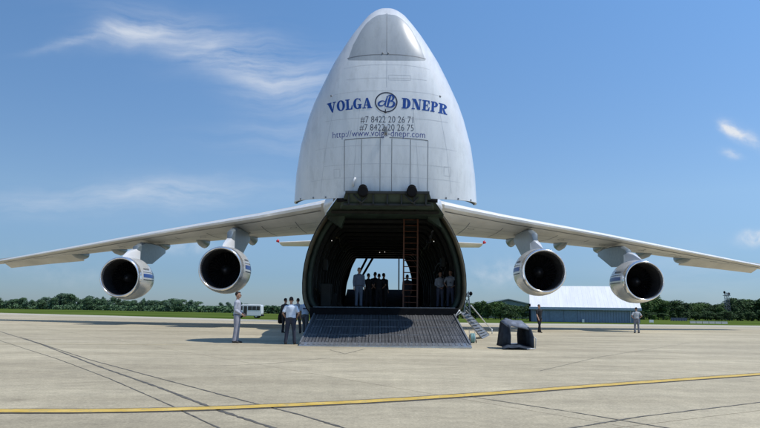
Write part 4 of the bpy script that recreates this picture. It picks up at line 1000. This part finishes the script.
base = mix_(base, ramp_(noi(1.2, 10, .7), .3, (.84, .84, .84), .7, (1.12, 1.12, 1.1)))
base = mix_(base, ramp_(noi(28, 5, .85), .3, (.62, .62, .61), .7, (1.3, 1.3, 1.28)))
base = mix_(base, ramp_(noi(5, 6, .8), .32, (.84, .84, .83), .66, (1.12, 1.12, 1.11)))
base = mix_(base, ramp_(noi(.5, 8, .65, (.12, 1, 1), R(-16)), .35, (.84, .83, .82), .6, (1.05, 1.05, 1.05)))
brk = N.new('ShaderNodeTexBrick'); brk.offset = 0; mp = N.new('ShaderNodeMapping'); mp.inputs['Rotation'].default_value = (0, 0, R(-33.5)); mp.inputs['Location'].default_value = (-6.7, -5.14, 0); L.new(tc.outputs['Object'], mp.inputs[0]); L.new(mp.outputs[0], brk.inputs['Vector'])
brk.inputs['Scale'].default_value = 1; brk.inputs['Brick Width'].default_value = 7.4; brk.inputs['Row Height'].default_value = 7.4; brk.inputs['Mortar Size'].default_value = .013; brk.inputs['Mortar Smooth'].default_value = .3
brk.inputs['Color1'].default_value = (1, 1, 1, 1); brk.inputs['Color2'].default_value = (.90, .90, .89, 1); brk.inputs['Mortar'].default_value = (.45, .43, .4, 1)
base = mix_(base, brk.outputs['Color'])
base = mix_(base, ramp_(noi(.9, 3, .5), .70, (1, 1, 1), .78, (.66, .65, .63)))
base = mix_(base, ramp_(noi(.35, 10, .75, (1, .10, 1), R(-74)), .60, (1, 1, 1), .74, (.78, .77, .75)))
base = mix_(base, ramp_(noi(.06, 5, .5), .4, (.92, .92, .92), .6, (1.05, 1.05, 1.04)))
L.new(base, bs.inputs['Base Color'])
bp = N.new('ShaderNodeBump'); bp.inputs['Strength'].default_value = .35; bp.inputs['Distance'].default_value = .01; L.new(noi(22, 5, .7), bp.inputs['Height']); L.new(bp.outputs[0], bs.inputs['Normal'])
e0 = gr(-30, 312.2); e1 = gr(110, 315.7); e2 = gr(230, 319); e3 = gr(340, 321.3); e4 = gr(540, 323.6); e5 = gr(650, 324.6); e6 = gr(790, 326.0)
edge = [(-900, 640), (e0.x*1.0, e0.y), (e1.x, e1.y), (e2.x, e2.y), (e3.x, e3.y), (e4.x, e4.y), (e5.x, e5.y), (e6.x, e6.y), (900, 330)]
print('EDGE', edge)
sheet_g([(-900, -120), (900, -120)] + edge[::-1], 0, 'apron', mc)
# paler taxiway strip along the far edge
mt = mat('taxiway_concrete', (.46, .415, .32), .85, var=.1, scale=.3)
inner = [(x*.88, y*.84) for x, y in edge[1:-1]]
b = MB()
b.rings([[(x, y, .004) for x, y in edge[1:-1]], [(x, y, .004) for x, y in inner]], closed=False); struct(b.build('taxiway', mt, fixn=False))
# painted lines and seams
def strip(pts, w, z, name, m, jit=0., wj=0., sub=1, taper=None):
    P = []
    for a, c in zip(pts, pts[1:]):
        for k in range(sub): P.append(Vector(a).lerp(Vector(c), k/sub))
    P.append(Vector(pts[-1])); b = MB(); Lf, Rt = [], []
    for i, p in enumerate(P):
        t = (P[min(i+1, len(P)-1)]-P[max(i-1, 0)]); t.z = 0; t.normalize(); n = Vector((-t.y, t.x, 0))
        o = noise.noise(Vector((i*.37, p.x, p.y)))*jit; ww = w*(1+wj*noise.noise(Vector((i*.8, 3, p.x))))
        q = p+n*o; Lf.append((q.x+n.x*ww/2, q.y+n.y*ww/2, z)); Rt.append((q.x-n.x*ww/2, q.y-n.y*ww/2, z))
    b.rings([Lf, Rt], closed=False); return struct(b.build(name, m, fixn=False))
my = mat('yellow_paint', (.62, .40, .05), .7, var=.12, scale=3, c2=(.72, .50, .12), det=10)
n_ = my.node_tree; yb_ = n_.nodes['Principled BSDF']; pv = yb_.inputs['Base Color'].links[0].from_socket; yn = n_.nodes.new('ShaderNodeTexNoise'); yn.inputs['Scale'].default_value = 9; yn.inputs['Detail'].default_value = 10; yn.inputs['Roughness'].default_value = .8
yt_ = n_.nodes.new('ShaderNodeTexCoord'); n_.links.new(yt_.outputs['Object'], yn.inputs['Vector']); yr = n_.nodes.new('ShaderNodeValToRGB'); yr.color_ramp.elements[0].position = .40; yr.color_ramp.elements[1].position = .47; n_.links.new(yn.outputs['Fac'], yr.inputs[0])
ym = n_.nodes.new('ShaderNodeMixRGB'); n_.links.new(yr.outputs[0], ym.inputs[0]); ym.inputs[1].default_value = (.36, .29, .15, 1); n_.links.new(pv, ym.inputs[2]); n_.links.new(ym.outputs[0], yb_.inputs['Base Color'])
mk = mat('dark_paint_border', (.07, .06, .05), .8, var=.3, scale=8); seam = mat('tar_seam', (.11, .10, .082), .8, var=.4, scale=6)
yl_ = [gr(x, y) for x, y in ((-40, 411.8), (0, 411.4), (100, 411.2), (200, 409), (300, 405), (387, 400.6), (500, 393.2), (620, 384.2), (760, 374.4), (820, 370.5))]
# smooth the centreline with a spline
def spl(pts, n=8):
    o = []
    for i in range(len(pts)-1):
        p0_, p1, p2, p3 = pts[max(i-1, 0)], pts[i], pts[i+1], pts[min(i+2, len(pts)-1)]
        for j in range(n):
            t = j/n; o.append(.5*((2*p1)+(-p0_+p2)*t+(2*p0_-5*p1+4*p2-p3)*t*t+(-p0_+3*p1-3*p2+p3)*t**3))
    o.append(pts[-1]); return o
ylp = spl(yl_)
strip(ylp, .42, .004, 'line_border', mk, wj=.15); strip(ylp, .27, .008, 'yellow_line', my, wj=.06)
G3 = lambda L_: [gr(*p) for p in L_]
for pts, w in (([(-10, 328.5), (40, 344), (100, 367), (160, 388), (220, 411), (285, 432)], .055), ([(20, 337), (90, 360), (165, 380), (250, 402.5), (300, 415), (350, 430)], .035), ([(-10, 337.5), (60, 360), (110, 379), (165, 403), (235, 436)], .022),
               ([(468, 396.5), (570, 412), (690, 432)], .028), ([(555, 431), (640, 417), (765, 402)], .035), ([(540, 371), (600, 357), (690, 343)], .014), ([(215, 366), (268, 364), (330, 358)], .02), ([(330, 350), (345, 354), (365, 349)], .025)):
    strip(G3(pts), w, .004, 'pavement_seam', seam, jit=.009, wj=1.0, sub=26)
strip(G3([(-10, 344.2), (100, 344.2), (190, 345)]), .3, .004, 'faded_yellow_line', mat('faded_yellow', (.46, .39, .24), .85, var=.15, scale=3))

# =================================================================== SKY, SUN, CAMERA
SUN_EL = R(62); SUN_AZ = R(103)      # azimuth clockwise from +Y (view direction); 90 = right
wld = bpy.data.worlds.new('World'); sc.world = wld; wld.use_nodes = True; nt = wld.node_tree; N = nt.nodes; L = nt.links
bg = N['Background']; sky = N.new('ShaderNodeTexSky'); sky.sky_type = 'NISHITA'; sky.sun_disc = False; sky.sun_elevation = SUN_EL; sky.sun_rotation = SUN_AZ
sky.air_density = 1.0; sky.dust_density = .3; sky.ozone_density = 4.0; sky.altitude = 300
tc = N.new('ShaderNodeTexCoord')
sep = N.new('ShaderNodeSeparateXYZ'); L.new(tc.outputs['Generated'], sep.inputs[0])
def mth(op, a, b=None, clamp=False):
    m = N.new('ShaderNodeMath'); m.operation = op; m.use_clamp = clamp
    for i, v in enumerate((a, b)):
        if v is None: continue
        if isinstance(v, (int, float)): m.inputs[i].default_value = v
        else: L.new(v, m.inputs[i])
    return m.outputs[0]
yy = mth('MAXIMUM', sep.outputs['Y'], .05); U = mth('DIVIDE', sep.outputs['X'], yy); V_ = mth('DIVIDE', sep.outputs['Z'], yy)
cmb = N.new('ShaderNodeCombineXYZ'); L.new(U, cmb.inputs[0]); L.new(V_, cmb.inputs[1])
warp = N.new('ShaderNodeTexNoise'); warp.inputs['Scale'].default_value = 7; warp.inputs['Detail'].default_value = 6; L.new(cmb.outputs[0], warp.inputs['Vector'])
wv = N.new('ShaderNodeVectorMath'); wv.operation = 'MULTIPLY_ADD'; L.new(warp.outputs['Color'], wv.inputs[0]); wv.inputs[1].default_value = (.09, .06, 0); L.new(cmb.outputs[0], wv.inputs[2])
wv2 = N.new('ShaderNodeVectorMath'); wv2.operation = 'SUBTRACT'; L.new(wv.outputs[0], wv2.inputs[0]); wv2.inputs[1].default_value = (.045, .03, 0)
def fib(rot, sx, sy):
    mp = N.new('ShaderNodeMapping'); mp.inputs['Rotation'].default_value = (0, 0, rot); mp.inputs['Scale'].default_value = (sx, sy, 1); L.new(wv2.outputs[0], mp.inputs[0])
    n = N.new('ShaderNodeTexNoise'); n.inputs['Scale'].default_value = 1; n.inputs['Detail'].default_value = 9; n.inputs['Roughness'].default_value = .6; L.new(mp.outputs[0], n.inputs['Vector']); return n.outputs['Fac']
wisp = fib(R(8), 5, 34); puff = fib(0, 34, 44)
tot = None
def uv(px, py): d = ray(px, py); return d.x/d.y, d.z/d.y
for px, py, rx, ry, rot, amp, kind in ((135, 29, 50, 11, 12, .62, 'w'), (75, 42, 42, 4, 12, .45, 'w'), (200, 38, 100, 26, -14, .42, 'w'), (225, 58, 60, 16, -16, .40, 'w'), (285, 70, 80, 30, -12, .42, 'w'), (300, 95, 60, 26, -5, .3, 'w'), (290, 140, 70, 20, 0, .28, 'w'), (100, 200, 170, 14, 2, .4, 'w'), (175, 193, 70, 12, 3, .5, 'w'),
        (744, 136, 17, 7, -30, 1.2, 'p'), (732, 130, 9, 5, -20, 1.3, 'p'), (731, 157, 8, 5, 0, 1.2, 'p'), (757, 239, 14, 5, 6, 1.6, 'p'), (500, 272, 34, 13, 0, .45, 'p'), (190, 247, 34, 8, 0, .4, 'p'), (60, 270, 70, 14, 0, .15, 'p'), (690, 270, 90, 22, 0, .2, 'w')):
    u, v = uv(px, py)
    mp = N.new('ShaderNodeMapping'); mp.vector_type = 'TEXTURE'; mp.inputs['Location'].default_value = (u, v, 0); mp.inputs['Rotation'].default_value = (0, 0, R(rot)); mp.inputs['Scale'].default_value = (rx/F*1.05, ry/F*1.05, 1)
    L.new(wv2.outputs[0], mp.inputs[0]); ln = N.new('ShaderNodeVectorMath'); ln.operation = 'LENGTH'; L.new(mp.outputs[0], ln.inputs[0])
    g = mth('EXPONENT', mth('MULTIPLY', mth('POWER', ln.outputs['Value'], 2.), -1.1))
    n_ = wisp if kind == 'w' else puff
    k = mth('MULTIPLY', g, mth('MULTIPLY', mth('SUBTRACT', n_, .33, True), 3.0*amp)); tot = k if tot is None else mth('ADD', tot, k)
fac = mth('MULTIPLY', tot, .8, True)
tn = N.new('ShaderNodeValToRGB'); L.new(sep.outputs['Z'], tn.inputs[0]); tn.color_ramp.elements[0].color = (.48, .62, .88, 1); tn.color_ramp.elements[0].position = 0; tn.color_ramp.elements[1].color = (1.15, 1.44, 1.58, 1); tn.color_ramp.elements[1].position = .42
e_ = tn.color_ramp.elements.new(.05); e_.color = (.55, .70, .94, 1); e_ = tn.color_ramp.elements.new(.16); e_.color = (1.02, 1.10, 1.16, 1)
sm = N.new('ShaderNodeMixRGB'); sm.blend_type = 'MULTIPLY'; sm.inputs[0].default_value = 1; L.new(sky.outputs[0], sm.inputs[1]); L.new(tn.outputs[0], sm.inputs[2])
lf = mth('ADD', mth('MULTIPLY', mth('MINIMUM', mth('MAXIMUM', U, -.8), .8), .20), 1.0)
sv = N.new('ShaderNodeVectorMath'); sv.operation = 'SCALE'; L.new(sm.outputs[0], sv.inputs[0]); L.new(lf, sv.inputs['Scale'])
mx = N.new('ShaderNodeMixRGB'); L.new(fac, mx.inputs[0]); L.new(sv.outputs[0], mx.inputs[1]); mx.inputs[2].default_value = (7.2, 7.6, 8.2, 1)
L.new(mx.outputs[0], bg.inputs['Color']); bg.inputs['Strength'].default_value = .105
sl_ = bpy.data.lights.new('sun', 'SUN'); sl_.energy = 3.6; sl_.angle = R(.53); sl_.color = (1, .955, .88)
so_ = bpy.data.objects.new('sun', sl_); col.objects.link(so_)
sd = Vector((math.sin(SUN_AZ)*math.cos(SUN_EL), math.cos(SUN_AZ)*math.cos(SUN_EL), math.sin(SUN_EL)))
so_.rotation_euler = sd.to_track_quat('Z', 'Y').to_euler(); so_.location = sd*200
cam = bpy.data.cameras.new('camera'); cam.sensor_width = 36; cam.lens = F/760*36; cam.clip_end = 9000; cam.clip_start = .1
co = bpy.data.objects.new('camera', cam); col.objects.link(co); co.location = (0, 0, H)
f_ = Vector((0, cP, sP)); r_ = Vector((1, 0, 0)); u_ = Vector((0, -sP, cP)); r2 = r_*math.cos(ROLL)+u_*math.sin(ROLL); u2 = u_*math.cos(ROLL)-r_*math.sin(ROLL)
co.rotation_euler = Matrix((r2, u2, -f_)).transposed().to_euler(); sc.camera = co
sc.view_settings.view_transform = 'Standard'; sc.view_settings.look = 'None'; sc.view_settings.exposure = 0
sc.cycles.max_bounces = 6
